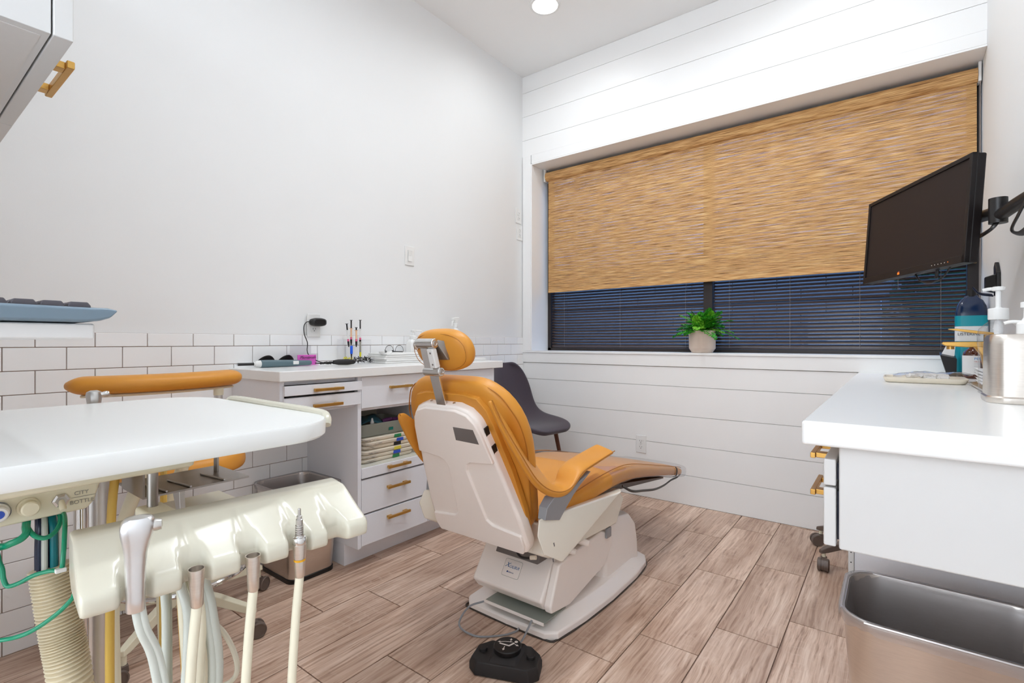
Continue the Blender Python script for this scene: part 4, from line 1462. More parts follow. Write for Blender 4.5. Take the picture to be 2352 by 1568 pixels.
# black elastic straps
ring = superring((XC, -0.585, 0.350), (1, 0, 0), Vector((0, 0.22, 0.97)), 0.217, 0.037, 4.2, 30)
ring2 = superring((XC, -0.572, 0.347), (1, 0, 0), Vector((0, 0.22, 0.97)), 0.217, 0.037, 4.2, 30)
sel = range(22, 31)
B().grid([[ring[i % 30], ring2[i % 30]] for i in list(range(18, 33))]).build('elastic_strap', 'black', ch, solid=0.002)
B().tube([(1.40, -1.20, 0.415), (1.40, -1.10, 0.37), (1.39, -0.95, 0.335), (1.385, -0.80, 0.305), (1.37, -0.64, 0.285), (1.365, -0.52, 0.285), (1.37, -0.44, 0.285), (1.375, -0.405, 0.298), (1.37, -0.40, 0.315)], 0.0035, seg=8, flat=(.6, 1.6)).build('hanging_strap', 'black', ch)
# under-seat metal tongue
B().prism([(-1.30, 0.40), (-0.62, 0.315), (-0.62, 0.322), (-1.28, 0.425)], 'x', 1.04, 1.36).build('seat_board', 'dark_grey', ch, smooth=False)
B().tube([(1.385, -1.24, 0.36), (1.39, -1.215, 0.355), (1.39, -1.205, 0.335)], 0.003, seg=8).build('wire_hook', 'black', ch)

# --- armrest slings (one each side)
path = [(-2.125, 0.868), (-2.085, 0.790), (-2.025, 0.700), (-1.955, 0.622), (-1.885, 0.575), (-1.815, 0.552), (-1.755, 0.553), (-1.71, 0.574), (-1.67, 0.590), (-1.58, 0.601), (-1.49, 0.611), (-1.44, 0.616)]
inner = [(-2.03, 0.860), (-1.975, 0.785), (-1.905, 0.712), (-1.835, 0.648), (-1.785, 0.595), (-1.745, 0.552), (-1.712, 0.552), (-1.690, 0.583), (-1.645, 0.602), (-1.555, 0.614), (-1.455, 0.624), (-1.405, 0.628)]
for s in (1, -1):
    i0 = 0 if s > 0 else 1
    ko = lambda i: 1.478 if s > 0 else 1.372 + 0.036 * min(1, i / 3)
    P_o = catmull([(XC + s * (ko(i) - XC - (0.03 if s > 0 else 0) * max(0, (q[1] - .70) / .17)), q[0], q[1]) for i, q in enumerate(path[i0:])], 4)
    P_i = catmull([(XC + s * (1.385 - XC), y_, z_) for y_, z_ in inner[i0:]], 4)
    rows_ = []
    n_ = len(P_o)
    for k in range(n_):
        u = k / (n_ - 1)
        po, pi_ = P_o[k], P_i[k]
        if u < 0.12:
            pi_ = po.lerp(pi_, 0.25 + 0.75 * u / 0.12)
        row = [po + Vector((0, 0, -0.020 if u < .75 else -0.012)), po]
        for q in (0.33, 0.66, 1.0):
            pm = po.lerp(pi_, q)
            pm.z += 0.006 * math.sin(PI * q) * math.sin(u * 19)
            row.append(pm)
        rows_.append(row)
    sl = B().grid(rows_).build('armrest_sling', 'leather', ch, solid=0.014, sub=2, offset=-1)
    B().tube([r_[1] + Vector((0.003 * s, 0, 0.0)) for r_ in rows_[::2]], 0.0018, seg=6, n=2).build('piping', 'leather_edge', sl)
    # grey moulded support
    X_ = lambda x_: XC + s * (x_ - XC)
    sup = [((1.436, 1.464), (-1.885, 0.478), (-1.80, 0.455)), ((1.436, 1.468), (-1.878, 0.515), (-1.765, 0.487)), ((1.436, 1.472), (-1.845, 0.540), (-1.722, 0.522)), ((1.440, 1.474), (-1.77, 0.530), (-1.682, 0.545)), ((1.445, 1.474), (-1.69, 0.558), (-1.61, 0.574))]
    rings = []
    for (xa, xb), (ya, za), (yb, zb) in sup:
        rings.append([(X_(xa), ya, za), (X_(xb), ya, za), (X_(xb), yb, zb), (X_(xa), yb, zb)])
    B().loft(rings).build('armrest_support', 'grey_plastic', ch, bevel=0.006, bseg=3)
# cable stubs under the back shell
B().tube([(1.28, -1.80, 0.33), (1.31, -1.81, 0.305), (1.335, -1.80, 0.30), (1.355, -1.79, 0.305)], 0.004, seg=8).build('cable_stub', 'ink_black', ch)
B().cyl((1.345, -1.795, 0.302), (1.365, -1.79, 0.306), 0.007, seg=12).build('cable_plug', 'impression', ch)

# --- foot control
pz = math.radians(22)
fp = thing('foot_control', 'black foot control with a round pictogram pad on the floor', 'foot pedal', (1.345, -1.925, 0.0), pz)


def LF(b):
    bmesh.ops.transform(b.bm, matrix=WM[fp], verts=b.bm.verts)
    return b


oct_ = [(-0.112, -0.035), (-0.085, -0.062), (0.085, -0.062), (0.112, -0.035), (0.108, 0.032), (0.070, 0.068), (-0.070, 0.068), (-0.108, 0.032)]
LF(B().loft([[(p[0], p[1], 0.002) for p in oct_], [(p[0], p[1], 0.024) for p in oct_], [(p[0] * .93, p[1] * .93, 0.042) for p in oct_]])).build('pedal_body', 'black_matte', fp, bevel=0.003)
LF(B().hull([(x_, y_, z_) for x_, y_, z_ in ((-0.055, 0.062, 0.04), (0.055, 0.062, 0.04), (-0.045, -0.055, 0.04), (0.045, -0.055, 0.04), (-0.045, 0.055, 0.052), (0.045, 0.055, 0.052), (-0.036, -0.030, 0.050), (0.036, -0.030, 0.050))])).build('center_ridge', 'black_matte', fp, bevel=0.002)
pad = LF(B().lathe([(0.030, 0.048), (0.043, 0.050), (0.0445, 0.054), (0.0445, 0.064), (0.042, 0.067), (0.0, 0.0675)], (0, 0.012, 0), seg=40)).build('round_pad', 'black', fp)
for xx in (-0.078, 0.078):
    LF(B().lathe([(0.0135, 0.038), (0.0135, 0.050), (0.012, 0.052)], (xx, 0.004, 0), seg=20)).build('side_button', 'black_matte', fp)
b = B()


def flat(b, poly_, z_=0.0676):
    b.prism(poly_, 'z', z_, z_ + 0.0004)


def seg_(b, p, q, w_):
    p, q = Vector(p), Vector(q)
    d_ = (q - p).normalized()
    n_ = Vector((-d_.y, d_.x)) * w_ / 2
    flat(b, [tuple(p + n_), tuple(p - n_), tuple(q - n_), tuple(q + n_)])


def arrow(b, p, q, w_=0.0022, hd=0.008):
    p, q = Vector(p), Vector(q)
    d_ = (q - p).normalized()
    n_ = Vector((-d_.y, d_.x))
    e_ = q - d_ * hd
    seg_(b, p, e_, w_)
    flat(b, [tuple(e_ + n_ * hd * .55), tuple(e_ - n_ * hd * .55), tuple(q)])


cy_ = 0.012
sh = lambda p: (p[0], p[1] + cy_)
seg_(b, sh((-0.026, 0.000)), sh((0.008, -0.006)), 0.0055)
seg_(b, sh((0.006, -0.0065)), sh((0.019, 0.012)), 0.0060)
flat(b, [sh((0.0235 + 0.0055 * math.cos(a), 0.0195 + 0.0055 * math.sin(a))) for a in [2 * PI * i / 14 for i in range(14)]])
arrow(b, sh((0.006, 0.013)), sh((0.004, 0.034)))
arrow(b, sh((-0.006, -0.012)), sh((-0.006, -0.033)))
arrow(b, sh((0.022, 0.006)), sh((0.036, 0.000)))
seg_(b, sh((0.012, 0.016)), sh((-0.010, 0.013)), 0.0022)
arrow(b, sh((-0.010, 0.013)), sh((-0.034, 0.006)))
LF(b).build('pictogram', 'icon_white', pad, smooth=False)
# cord
cp = [(1.30, -1.865, 0.035), (1.298, -1.84, 0.03), (1.28, -1.79, 0.05), (1.27, -1.755, 0.062)]
B().tube([(1.335, -1.86, 0.036), (1.328, -1.82, 0.030), (1.320, -1.775, 0.045), (1.318, -1.748, 0.062)], 0.0035, seg=8).build('cord', 'grey_plastic', fp)
B().tube([(1.10, -1.748, 0.060), (1.07, -1.80, 0.05), (1.08, -1.86, 0.015), (1.16, -1.86, 0.004), (1.23, -1.80, 0.004), (1.255, -1.755, 0.006), (1.258, -1.742, 0.012)], 0.0035, seg=8).build('cord_loop', 'grey_plastic', fp)

# ================================================================ SIDE CHAIR
sc = thing('side_chair', 'charcoal fabric shell chair with walnut legs in the corner by the window', 'chair', (0.335, -0.40, 0.0), math.radians(-8))


def LS(b):
    bmesh.ops.transform(b.bm, matrix=WM[sc], verts=b.bm.verts)
    return b


sp_ = [(-0.275, 0.875, 0.085), (-0.268, 0.855, 0.135), (-0.252, 0.800, 0.178), (-0.228, 0.715, 0.205), (-0.200, 0.625, 0.222), (-0.165, 0.545, 0.232), (-0.110, 0.488, 0.236), (-0.030, 0.462, 0.236), (0.060, 0.455, 0.232), (0.150, 0.458, 0.222),
       (0.215, 0.458, 0.198), (0.250, 0.448, 0.155), (0.262, 0.440, 0.090)]
rws = []
for i, (x_, z_, hw) in enumerate(sp_):
    bend = max(0, min(1, (z_ - 0.46) / 0.25))
    r_ = []
    for k in range(11):
        v = -1 + 2 * k / 10
        lift = (abs(v) ** 2.4)
        r_.append((x_ + lift * (0.055 * bend + 0.0), hw * v, z_ + lift * (0.045 * (1 - bend) * (1 if x_ < 0.1 else max(0, 1 - (x_ - .1) / .16)))))
    rws.append(r_)
LS(B().grid(rws)).build('seat_shell', 'fabric', sc, solid=0.030, sub=2, offset=0)
for sx, sy in ((1, -1), (1, 1), (-1, -1), (-1, 1)):
    LS(B().cyl((0.13 * sx - 0.01, 0.14 * sy, 0.445), (0.20 * sx - 0.01, 0.195 * sy, 0.0), 0.0155, 0.0095, seg=14)).build('leg', 'walnut', sc)
LS(B().box(-0.16, 0.14, -0.15, -0.12, 0.418, 0.440).box(-0.16, 0.14, 0.12, 0.15, 0.418, 0.440).box(-0.02, 0.02, -0.12, 0.12, 0.418, 0.440)).build('underframe', 'walnut', sc, smooth=False)

# ================================================================ ASSISTANT STOOL
def caster(t, x, y, ang, r=0.027, stem_top=0.085, m='caster'):
    """twin-wheel swivel castor under (x, y)"""
    dx, dy = math.cos(ang), math.sin(ang)
    cx, cy = x + dx * 0.016, y + dy * 0.016
    ax = Vector((-dy, dx, 0))
    c = Vector((cx, cy, r))
    o = B().cyl(c - ax * 0.007, c + ax * 0.007, r * 0.92, seg=20).build('castor_body', m, t)
    for s in (-1, 1):
        p = c + ax * (0.0075 * s)
        B().lathe([(r, 0), (r, 0.012), (r * .9, 0.0145), (r * .82, 0.0145), (r * .80, 0.0125), (0.0, 0.0125)], p, ax * s, seg=24).build('wheel', m, o)
    B().hull([Vector((x + dx * q, y + dy * q, z_)) + ax * w_ for q, z_ in ((-0.012, 0.036), (0.012, 0.036), (-0.010, 0.060), (0.010, 0.058), (0.03, 0.045)) for w_ in (-0.012, 0.012)]).build('hood', m, o, bevel=0.003)
    B().cyl((x, y, 0.055), (x, y, stem_top), 0.008, seg=12).build('stem', 'cream_dull' if m == 'caster' else m, o)
    return o


SXs, SYs = 0.275, -2.46
st = thing('assistant_stool', 'wheeled stool with a mustard leather torso bar behind the white tray', 'stool', (SXs, SYs, 0))
hubz = 0.13
B().lathe([(0.030, 0.085), (0.036, 0.10), (0.036, 0.15), (0.028, 0.165)], (SXs, SYs, 0), seg=24).build('base_hub', 'cream_dull', st)
for k, a in enumerate((25, 97, 169, 241, 313)):
    a = math.radians(a)
    d_ = Vector((math.cos(a), math.sin(a), 0))
    n_ = Vector((-d_.y, d_.x, 0))
    c0 = Vector((SXs, SYs, 0))
    R_ = 0.30
    rings = []
    for q, zc, hw, hh in ((0.025, 0.128, 0.019, 0.020), (0.16, 0.118, 0.017, 0.016), (0.29, 0.100, 0.014, 0.012), (R_ + 0.012, 0.096, 0.010, 0.009)):
        p = c0 + d_ * q + Vector((0, 0, zc))
        rings.append([p + n_ * hw + Vector((0, 0, -hh)), p + n_ * hw * .8 + Vector((0, 0, hh)), p - n_ * hw * .8 + Vector((0, 0, hh)), p - n_ * hw + Vector((0, 0, -hh))])
    B().loft(rings).build('leg', 'cream_dull', st, bevel=0.003)
    e_ = c0 + d_ * R_
    caster(st, e_.x, e_.y, a + (0.9, 0.3, 1.2, -0.5, -0.8)[k], stem_top=0.093)
pts = [(SXs + 0.215 * math.cos(a), SYs + 0.215 * math.sin(a), 0.205) for a in [2 * PI * i / 28 for i in range(28)]]
fr = B().tube(pts, 0.0085, seg=10, n=2, closed=True).build('foot_ring', 'chrome', st)
for a in (0.6, 2.7, 4.8):
    B().cyl((SXs + 0.02 * math.cos(a), SYs + 0.02 * math.sin(a), 0.20), (SXs + 0.215 * math.cos(a), SYs + 0.215 * math.sin(a), 0.205), 0.006, seg=10).build('ring_spoke', 'chrome', fr)
B().cyl((SXs, SYs, 0.15), (SXs, SYs, 0.40), 0.022, seg=24).build('gas_column', 'chrome', st)
B().cyl((SXs, SYs, 0.38), (SXs, SYs, 0.545), 0.015, seg=20).build('piston', 'chrome', st)
B().box(SXs - 0.10, SXs + 0.10, SYs - 0.10, SYs + 0.10, 0.540, 0.563).build('seat_plate', 'steel_dark', st, bevel=0.003)
rings = []
for z_, k in ((0.562, 0.90), (0.566, 0.99), (0.585, 1.02), (0.615, 1.0), (0.632, 0.92), (0.637, 0.7)):
    rings.append(superring((SXs, SYs, z_), (1, 0, 0), (0, 1, 0), 0.205 * k, 0.205 * k, 2.1, 36))
B().loft(rings).build('seat_cushion', 'leather', st, sub=1)
# torso bar: bent padded arm
ap = []
for k in range(11):
    u = k / 10
    a = math.radians(-62 + 116 * u)
    ap.append((0.215 + 0.30 * math.cos(a) * 0.62, -2.520 + 0.29 * math.sin(a), 0.890 + 0.004 * u))
barp = catmull(ap, 3)
rings = []
n_ = len(barp)
for k, p in enumerate(barp):
    a_ = barp[max(0, k - 1)]
    b_ = barp[min(n_ - 1, k + 1)]
    tg = (b_ - a_).normalized()
    sd = tg.cross(Vector((0, 0, 1))).normalized()
    u = k / (n_ - 1)
    e = max(0.12, min(1, math.sin(PI * min(1, max(0, u))) * 3.5)) ** 0.5
    rings.append(superring(p, sd, (0, 0, 1), 0.046 * e, 0.029 * e, 2.2, 20))
B().loft(rings).build('torso_pad', 'leather', st, sub=1)
rl = [p + Vector((0, 0, -0.033)) for p in barp[3:-3]]
B().tube(rl, 0.008, seg=8, n=0, flat=(2.2, .7)).build('pad_rail', 'cream_dull', st)
pm = barp[int(n_ * .80)]
post = B().tube([(pm.x, pm.y, pm.z - 0.03), (pm.x, pm.y, pm.z - 0.16), (pm.x - 0.03, pm.y - 0.02, 0.60), (SXs + 0.10, SYs + 0.06, 0.546), (SXs + 0.02, SYs, 0.545)], 0.012, seg=12).build('pad_post', 'satin', st)
B().cyl((pm.x, pm.y, pm.z - 0.035), (pm.x, pm.y, pm.z - 0.06), 0.016, seg=16).build('post_collar', 'cream_dull', post)

# ================================================================ DELIVERY UNIT (near left)
dz_ = thing('delivery_unit', 'cream dental delivery unit with a white tray top and tool holder', 'delivery unit', (1.36, -2.97, 0.0))
TZ = 0.915
tp = []
for cx_, cy_, a0, r_ in ((1.60, -2.812, 0, 0.092), (1.262, -2.812, 90, 0.092)):
    for k in range(9):
        a = math.radians(a0 + 90 * k / 8)
        tp.append((cx_ + r_ * math.cos(a), cy_ + r_ * 0.85 * math.sin(a)))
tp += [(1.170, -3.30), (1.692, -3.30)]
rings = []
for dz, k in ((-0.0235, 0.988), (-0.020, 0.998), (-0.003, 1.0), (0.0, 0.994)):
    rings.append([(1.43 + (p[0] - 1.43) * k, -3.05 + (p[1] + 3.05) * k, TZ + dz) for p in tp])
B().loft(rings).build('tray_top', 'tray_white', dz_, angle=40)
B().tube([(1.300, -2.733, TZ - 0.004), (1.315, -2.728, TZ + 0.002), (1.45, -2.729, TZ + 0.002), (1.60, -2.730, TZ + 0.001), (1.638, -2.738, TZ - 0.002), (1.648, -2.744, TZ - 0.012)], 0.0062, seg=10, n=4).build('tray_rim', 'cream', dz_)
# carriage under the tray
B().box(1.26, 1.60, -3.25, -2.90, TZ - 0.050, TZ - 0.0238).build('carriage', 'cream_dull', dz_, bevel=0.006)
cp_ = B()
cp_.prism([(-3.28, TZ - 0.0240), (-2.962, TZ - 0.0240), (-2.980, TZ - 0.092), (-2.988, TZ - 0.101), (-3.28, TZ - 0.106)], 'x', 1.36, 1.50)
panel = cp_.build('control_panel', 'cream_dull', dz_, bevel=0.003)
px_ = 1.5003
for yy, kind in ((-3.068, 'blue'), (-3.042, 'cap'), (-3.013, 'toggle')):
    zc = TZ - 0.0840
    if kind == 'toggle':
        nut = B().lathe([(0.0085, 0), (0.0085, 0.002), (0.006, 0.003), (0.006, 0.004), (0.0, 0.004)], (px_, yy, zc), (1, 0, 0), seg=6).build('toggle_nut', 'satin', panel, smooth=False)
        B().lathe([(0.0028, 0), (0.0036, 0.010), (0.003, 0.014)], (px_ + 0.003, yy, zc), (1, 0, -0.9), seg=12).build('toggle_lever', 'cream_dull', nut)
    else:
        kn = B().lathe([(0.0105, 0), (0.0105, 0.003), (0.0085, 0.004), (0.0085, 0.014), (0.007, 0.0155), (0, 0.0155)], (px_, yy, zc), (1, 0, 0), seg=24).build('control_knob', 'cream_dull' if kind == 'cap' else 'white_plastic', panel)
        if kind == 'blue':
            B().lathe([(0.0045, 0), (0.0045, 0.0006), (0, 0.0006)], (px_ + 0.0155, yy, zc), (1, 0, 0), seg=16).build('blue_dot', 'royal', kn)
            B().lathe([(0.0115, 0.0), (0.0115, 0.0032)], (px_, yy, zc), (1, 0, 0), seg=24, cap=False).build('knob_ring', 'ink_navy', kn)
text_mesh('lettering', 'CITY', 0.0066, 'ink_grey', panel, (px_ + 0.0004, -3.0005, TZ - 0.0810), (0, 1, 0), (0, 0, 1))
text_mesh('lettering', 'BOTTLE', 0.0066, 'ink_grey', panel, (px_ + 0.0004, -3.0045, TZ - 0.0920), (0, 1, 0), (0, 0, 1))
B().box(px_, px_ + 0.0004, -3.003, -2.979, TZ - 0.0842, TZ - 0.0837).build('divider_line', 'ink_grey', panel, smooth=False)

# column and base
CX, CY = 1.315, -2.935
B().cyl((CX, CY, 0.10), (CX, CY, TZ - 0.05), 0.0205, seg=28).build('column', 'satin', dz_)
B().cyl((1.365, -2.965, 0.10), (1.365, -2.965, TZ - 0.05), 0.009, seg=20).build('guide_rod', 'chrome', dz_)
B().box(CX - 0.06, 1.46, CY - 0.15, CY + 0.045, 0.085, 0.125).build('base_hub', 'cream_dull', dz_, bevel=0.008)
for a in (15, 87, 159, 231, 303):
    a = math.radians(a)
    c0 = Vector((CX + 0.04, CY - 0.05, 0))
    d_ = Vector((math.cos(a), math.sin(a), 0))
    n_ = Vector((-d_.y, d_.x, 0))
    rings = []
    for q, zc, hw, hh in ((0.03, 0.105, 0.020, 0.016), (0.25, 0.088, 0.014, 0.010)):
        p = c0 + d_ * q + Vector((0, 0, zc))
        rings.append([p + n_ * hw + Vector((0, 0, -hh)), p + n_ * hw + Vector((0, 0, hh)), p - n_ * hw + Vector((0, 0, hh)), p - n_ * hw + Vector((0, 0, -hh))])
    B().loft(rings).build('base_leg', 'cream_dull', dz_, bevel=0.003)
    e_ = c0 + d_ * 0.235
    caster(dz_, e_.x, e_.y, a + 0.7)
# steel bracket shelf under the tray
B().box(1.43, 1.517, -2.9335, -2.931, TZ - 0.100, TZ - 0.0238).build('bracket_side', 'steel_dark', dz_, smooth=False)
B().box(1.405, 1.517, -2.931, -2.795, TZ - 0.100, TZ - 0.0975).build('bracket_shelf', 'steel_dark', dz_, smooth=False)
B().box(1.44, 1.452, -2.815, -2.812, TZ - 0.0975, TZ - 0.0238).build('bracket_post', 'steel_dark', dz_, smooth=False)
for yy in (-2.905, -2.875, -2.83):
    B().cyl((1.515, yy, TZ - 0.0960), (1.45, yy - 0.008, TZ - 0.0960), 0.0014, seg=8).build('wire_guide', 'satin', dz_)
B().hull([(1.47, -2.885, TZ - 0.100), (1.50, -2.885, TZ - 0.100), (1.47, -2.878, TZ - 0.100), (1.50, -2.878, TZ - 0.100), (1.49, -2.885, TZ - 0.135), (1.505, -2.878, TZ - 0.135), (1.49, -2.878, TZ - 0.135), (1.505, -2.885, TZ - 0.135)]).build('hinge_lug', 'satin', dz_, bevel=0.002)
B().box(1.40, 1.515, -2.875, -2.79, TZ - 0.150, TZ - 0.142).build('lower_shelf', 'cream_dull', dz_, bevel=0.002)

# tool holder: swept bar with scooped slots
slots = [-0.101, -0.051, 0.003, 0.054, 0.101]
HA = math.radians(6.7)


def HF(p, q, z_):
    """holder frame: p towards the user, q along the bar"""
    return Vector((1.7585 + p * math.cos(HA) + q * math.sin(HA), -2.905 - p * math.sin(HA) + q * math.cos(HA), z_))


HQ = 0.141
base_prof = [(-0.100, 0.790), (-0.100, 0.828), (-0.096, 0.833), (-0.068, 0.8305), (-0.0672, 0.8300), (-0.063, 0.8285), (-0.050, 0.8215), (-0.036, 0.8135), (-0.022, 0.806), (-0.010, 0.8005), (-0.004, 0.7975), (-0.0008, 0.794), (0.0, 0.790), (0.0, 0.7835), (-0.0015, 0.779), (-0.006, 0.777), (-0.04, 0.777), (-0.08, 0.778)]
rings = []
NY = 190
for k in range(NY + 1):
    q_ = -HQ + 2 * HQ * k / NY
    e = min(1.0, (HQ - abs(q_)) / 0.007)
    rs = 0.95 + 0.05 * math.sqrt(max(0, 1 - (1 - e) ** 2))
    d = min(abs(q_ - s_) for s_ in slots)
    notch = 1 / (1 + math.exp((d - 0.0110) / 0.0011))
    ring = []
    for i, (pp2, pz2) in enumerate(base_prof):
        p_, z_ = pp2, pz2
        if 11 <= i <= 15:
            p_ = pp2 - notch * 0.0165
        if i in (9, 10):
            p_ -= notch * (0.010 if i == 9 else 0.0148)
            z_ -= notch * (0.0015 if i == 9 else 0.004)
        if 6 <= i <= 10:
            t_ = (i - 6) / 4
            wd = 0.0065 + 0.0085 * t_
            sc_ = max(0.0, 1 - (d / wd) ** 2)
            z_ -= sc_ * sc_ * (0.0010 + 0.0042 * t_)
        ring.append(HF(-0.05 + (p_ + 0.05) * rs, q_, 0.805 + (z_ - 0.805) * rs))
    rings.append(ring)
B().loft(rings).build('tool_holder', 'cream', dz_, angle=60)
B().box(1.56, 1.668, -2.955, -2.925, 0.792, 0.820).build('holder_arm', 'cream_dull', dz_, bevel=0.004)
B().cyl((1.575, -2.94, 0.79), (1.575, -2.94, TZ - 0.027), 0.006, seg=18).build('holder_pivot', 'steel_dark', dz_)

# umbilical: corrugated sleeve with coloured tubes
ub0 = Vector((1.484, -3.019, 0.748))
pa = [ub0, Vector((1.494, -3.012, 0.675)), Vector((1.505, -3.004, 0.60)), Vector((1.512, -2.985, 0.40)), Vector((1.49, -2.965, 0.22)), Vector((1.42, -2.95, 0.125))]
pl_ = catmull(pa, 120)
B().tube(pl_, 0.020, seg=24, n=0, radii=lambda u: 0.0190 + 0.0032 * math.sin(u * 2 * PI * 88)).build('corrugated_sleeve', 'corrugated', dz_, angle=180)
topz = TZ - 0.102
for k, (dx, dy, m, r_) in enumerate(((-0.006, -0.010, 'navy_tube', 0.0042), (0.007, -0.007, 'hose_grey', 0.0032), (0.009, 0.001, 'teal_blue', 0.0038), (0.007, 0.008, 'hose_grey', 0.0032), (0.0, 0.011, 'hose_grey', 0.0030), (-0.008, 0.007, 'hose_cream', 0.0035), (0.004, -0.011, 'navy_tube', 0.0030), (0.0, 0.0, 'navy_tube', 0.0045))):
    B().tube([ub0 + Vector((dx, dy, -0.03)), ub0 + Vector((dx * 1.02, dy * 1.02, 0.02)), Vector((ub0.x + dx * .9 - .004, ub0.y + dy * .9, topz - 0.01)), Vector((ub0.x + dx * .6 - .03, ub0.y + dy * .6, topz + 0.012))], r_, seg=10).build('supply_tube', m, dz_)
# teal hoses looping to the left and back
B().tube([(1.480, -3.040, 0.815), (1.5000, -3.0439, 0.8080), (1.5100, -3.0451, 0.8030), (1.5120, -3.05, 0.7980), (1.5074, -3.0576, 0.7940), (1.4975, -3.0652, 0.790), (1.48, -3.10, 0.789), (1.45, -3.2, 0.80), (1.42, -3.26, 0.835)], 0.0040, seg=10).build('teal_hose', 'teal', dz_)
B().tube([(1.480, -3.042, 0.815), (1.5000, -3.0430, 0.808), (1.5150, -3.0390, 0.799), (1.5200, -3.0300, 0.795), (1.5150, -3.0200, 0.799), (1.5000, -3.0130, 0.808), (1.48, -3.012, 0.815)], 0.0026, seg=10).build('teal_hose', 'teal', dz_)
th = B().tube([(1.48, -3.008, 0.815), (1.5150, -3.0120, 0.812), (1.5450, -3.0180, 0.800), (1.5600, -3.0221, 0.7802), (1.5597, -3.0239, 0.7653), (1.5519, -3.0299, 0.7653), (1.5361, -3.042, 0.7603), (1.5223, -3.0525, 0.7514), (1.5117, -3.0606, 0.7475), (1.5077, -3.0636, 0.7554), (1.5046, -3.066, 0.7727), (1.495, -3.08, 0.80), (1.45, -3.16, 0.83)], 0.0024, seg=10).build('teal_hose', 'teal', dz_)
B().obox((1.5615, -3.0245, 0.7665), (0.006, 0.010, 0.005)).build('hose_clip', 'white_plastic', th, bevel=0.001)
B().tube([(1.560, -2.985, 0.775), (1.5812, -3.0138, 0.7479), (1.5761, -3.0177, 0.7357), (1.5624, -3.0281, 0.7185), (1.5429, -3.0431, 0.7013), (1.5273, -3.055, 0.6929), (1.5117, -3.0669, 0.689), (1.49, -3.10, 0.69), (1.45, -3.2, 0.74), (1.42, -3.26, 0.83)], 0.0024, seg=10).build('teal_hose', 'teal', dz_)
# cream pipes and suction tubing behind, under the tray
for (ax_, ay_), (bx_, by_), zb in (((1.27, -2.86), (1.20, -2.885), 0.30), ((1.23, -2.78), (1.17, -2.80), 0.25)):
    B().tube([(ax_, ay_, TZ - 0.05), (ax_ - 0.01, ay_, TZ - 0.12), (bx_, by_, 0.62), (bx_, by_, zb), (CX - 0.02, CY, 0.12)], 0.011, seg=12).build('suction_tube', 'cream_dull', dz_)
B().tube([(1.255, -2.825, TZ - 0.05), (1.25, -2.825, 0.6), (1.24, -2.83, 0.3), (CX, CY + 0.02, 0.12)], 0.0055, seg=10).build('yellow_tube', 'hose_yellow', dz_)
B().prism([(1.19, TZ - 0.050), (1.30, TZ - 0.050), (1.27, TZ - 0.026), (1.19, TZ - 0.026)], 'y', -2.90, -2.76).build('arm_cover', 'cream_dull', dz_, bevel=0.004)
# small metal spout of the unit behind the tray
B().lathe([(0.008, 0), (0.0095, 0.003), (0.0125, 0.028), (0.011, 0.034), (0.005, 0.037)], (1.115, -2.893, TZ - 0.018), (-0.1, 0, 1), seg=20).build('holder_cup', 'satin', dz_)
B().lathe([(0.0045, 0), (0.0055, 0.010), (0.004, 0.013)], (1.117, -2.884, TZ + 0.010), (0, 1, 0.15), seg=14).build('cup_button', 'chrome', dz_)
B().box(1.105, 1.19, -2.902, -2.884, TZ - 0.040, TZ - 0.0240).build('cup_arm', 'cream_dull', dz_, bevel=0.002)


def hose(t, pts, r=0.0049, m='hose_cream', nm='tubing', flat=None):
    return B().tube(pts, r, seg=12, n=6, flat=flat).build(nm, m, t)


def connector(slot, label, coupler=False):
    z_ = (0, 0.795, 0.792, 0.790)[slot]
    xo, y, z_ = HF(-0.0035, slots[slot], z_)
    t = thing('handpiece_hose', label, 'dental hose', (xo, y, 0.4), group='handpiece hoses hanging from the tool holder')
    ax = Vector((0.04, -0.03, 1)).normalized()
    c = Vector((xo, y, z_))
    B().lathe([(0.0048, -0.040), (0.0058, -0.038), (0.0062, -0.024), (0.0064, -0.018), (0.0078, -0.002), (0.0078, 0.0), (0.0068, 0.0), (0.0062, -0.008), (0.0, -0.008)], c, ax, seg=28).build('connector_cup', 'steel', t)
    if coupler:
        B().lathe([(0.0074, 0.0), (0.0080, 0.001), (0.0080, 0.006), (0.0070, 0.008), (0.0052, 0.0085), (0.0050, 0.010)], c, ax, seg=28).build('coupler_ring', 'chrome', t)
        pr = [(0.0042, 0.008)]
        zz = 0.010
        for q in range(5):
            pr += [(0.0046, zz), (0.0046, zz + 0.0016), (0.0036, zz + 0.0018), (0.0036, zz + 0.0024)]
            zz += 0.0026
        pr += [(0.0040, zz), (0.0040, zz + 0.006), (0.0030, zz + 0.0065), (0.0030, zz + 0.010), (0.0018, zz + 0.0105), (0.0018, zz + 0.018), (0.0010, zz + 0.019)]
        B().lathe(pr, c, ax, seg=22).build('coupler_stem', 'satin', t)
        B().lathe([(0.00655, -0.020), (0.0067, -0.0175)], c, ax, seg=24, cap=False).build('amber_mark', 'hose_gold', t)
    b0 = c - ax * 0.037
    hose(t, [b0, b0 + Vector((-0.003, -0.004, -0.06)), b0 + Vector((-0.006, -0.008, -0.16)), b0 + Vector((-0.012, -0.008, -0.34)), b0 + Vector((-0.04, 0.0, -0.45)), b0 + Vector((-0.09, 0.0, -0.45)), Vector((1.645, (y - 2.93) / 2, 0.40)), Vector((1.645, -2.936 + 0.01 * slot, 0.56)), Vector((1.655, -2.944 + 0.01 * slot, 0.70)), Vector((1.640, -2.944 + 0.01 * slot, 0.76)), Vector((1.630, -2.944 + 0.01 * slot, 0.800))])
    return t


connector(1, 'cream hose with an empty metal socket, left of the two empty sockets')
connector(2, 'cream hose with an empty metal socket, right of the two empty sockets')
connector(3, 'cream hose topped by a threaded chrome coupler in the tool holder', coupler=True)

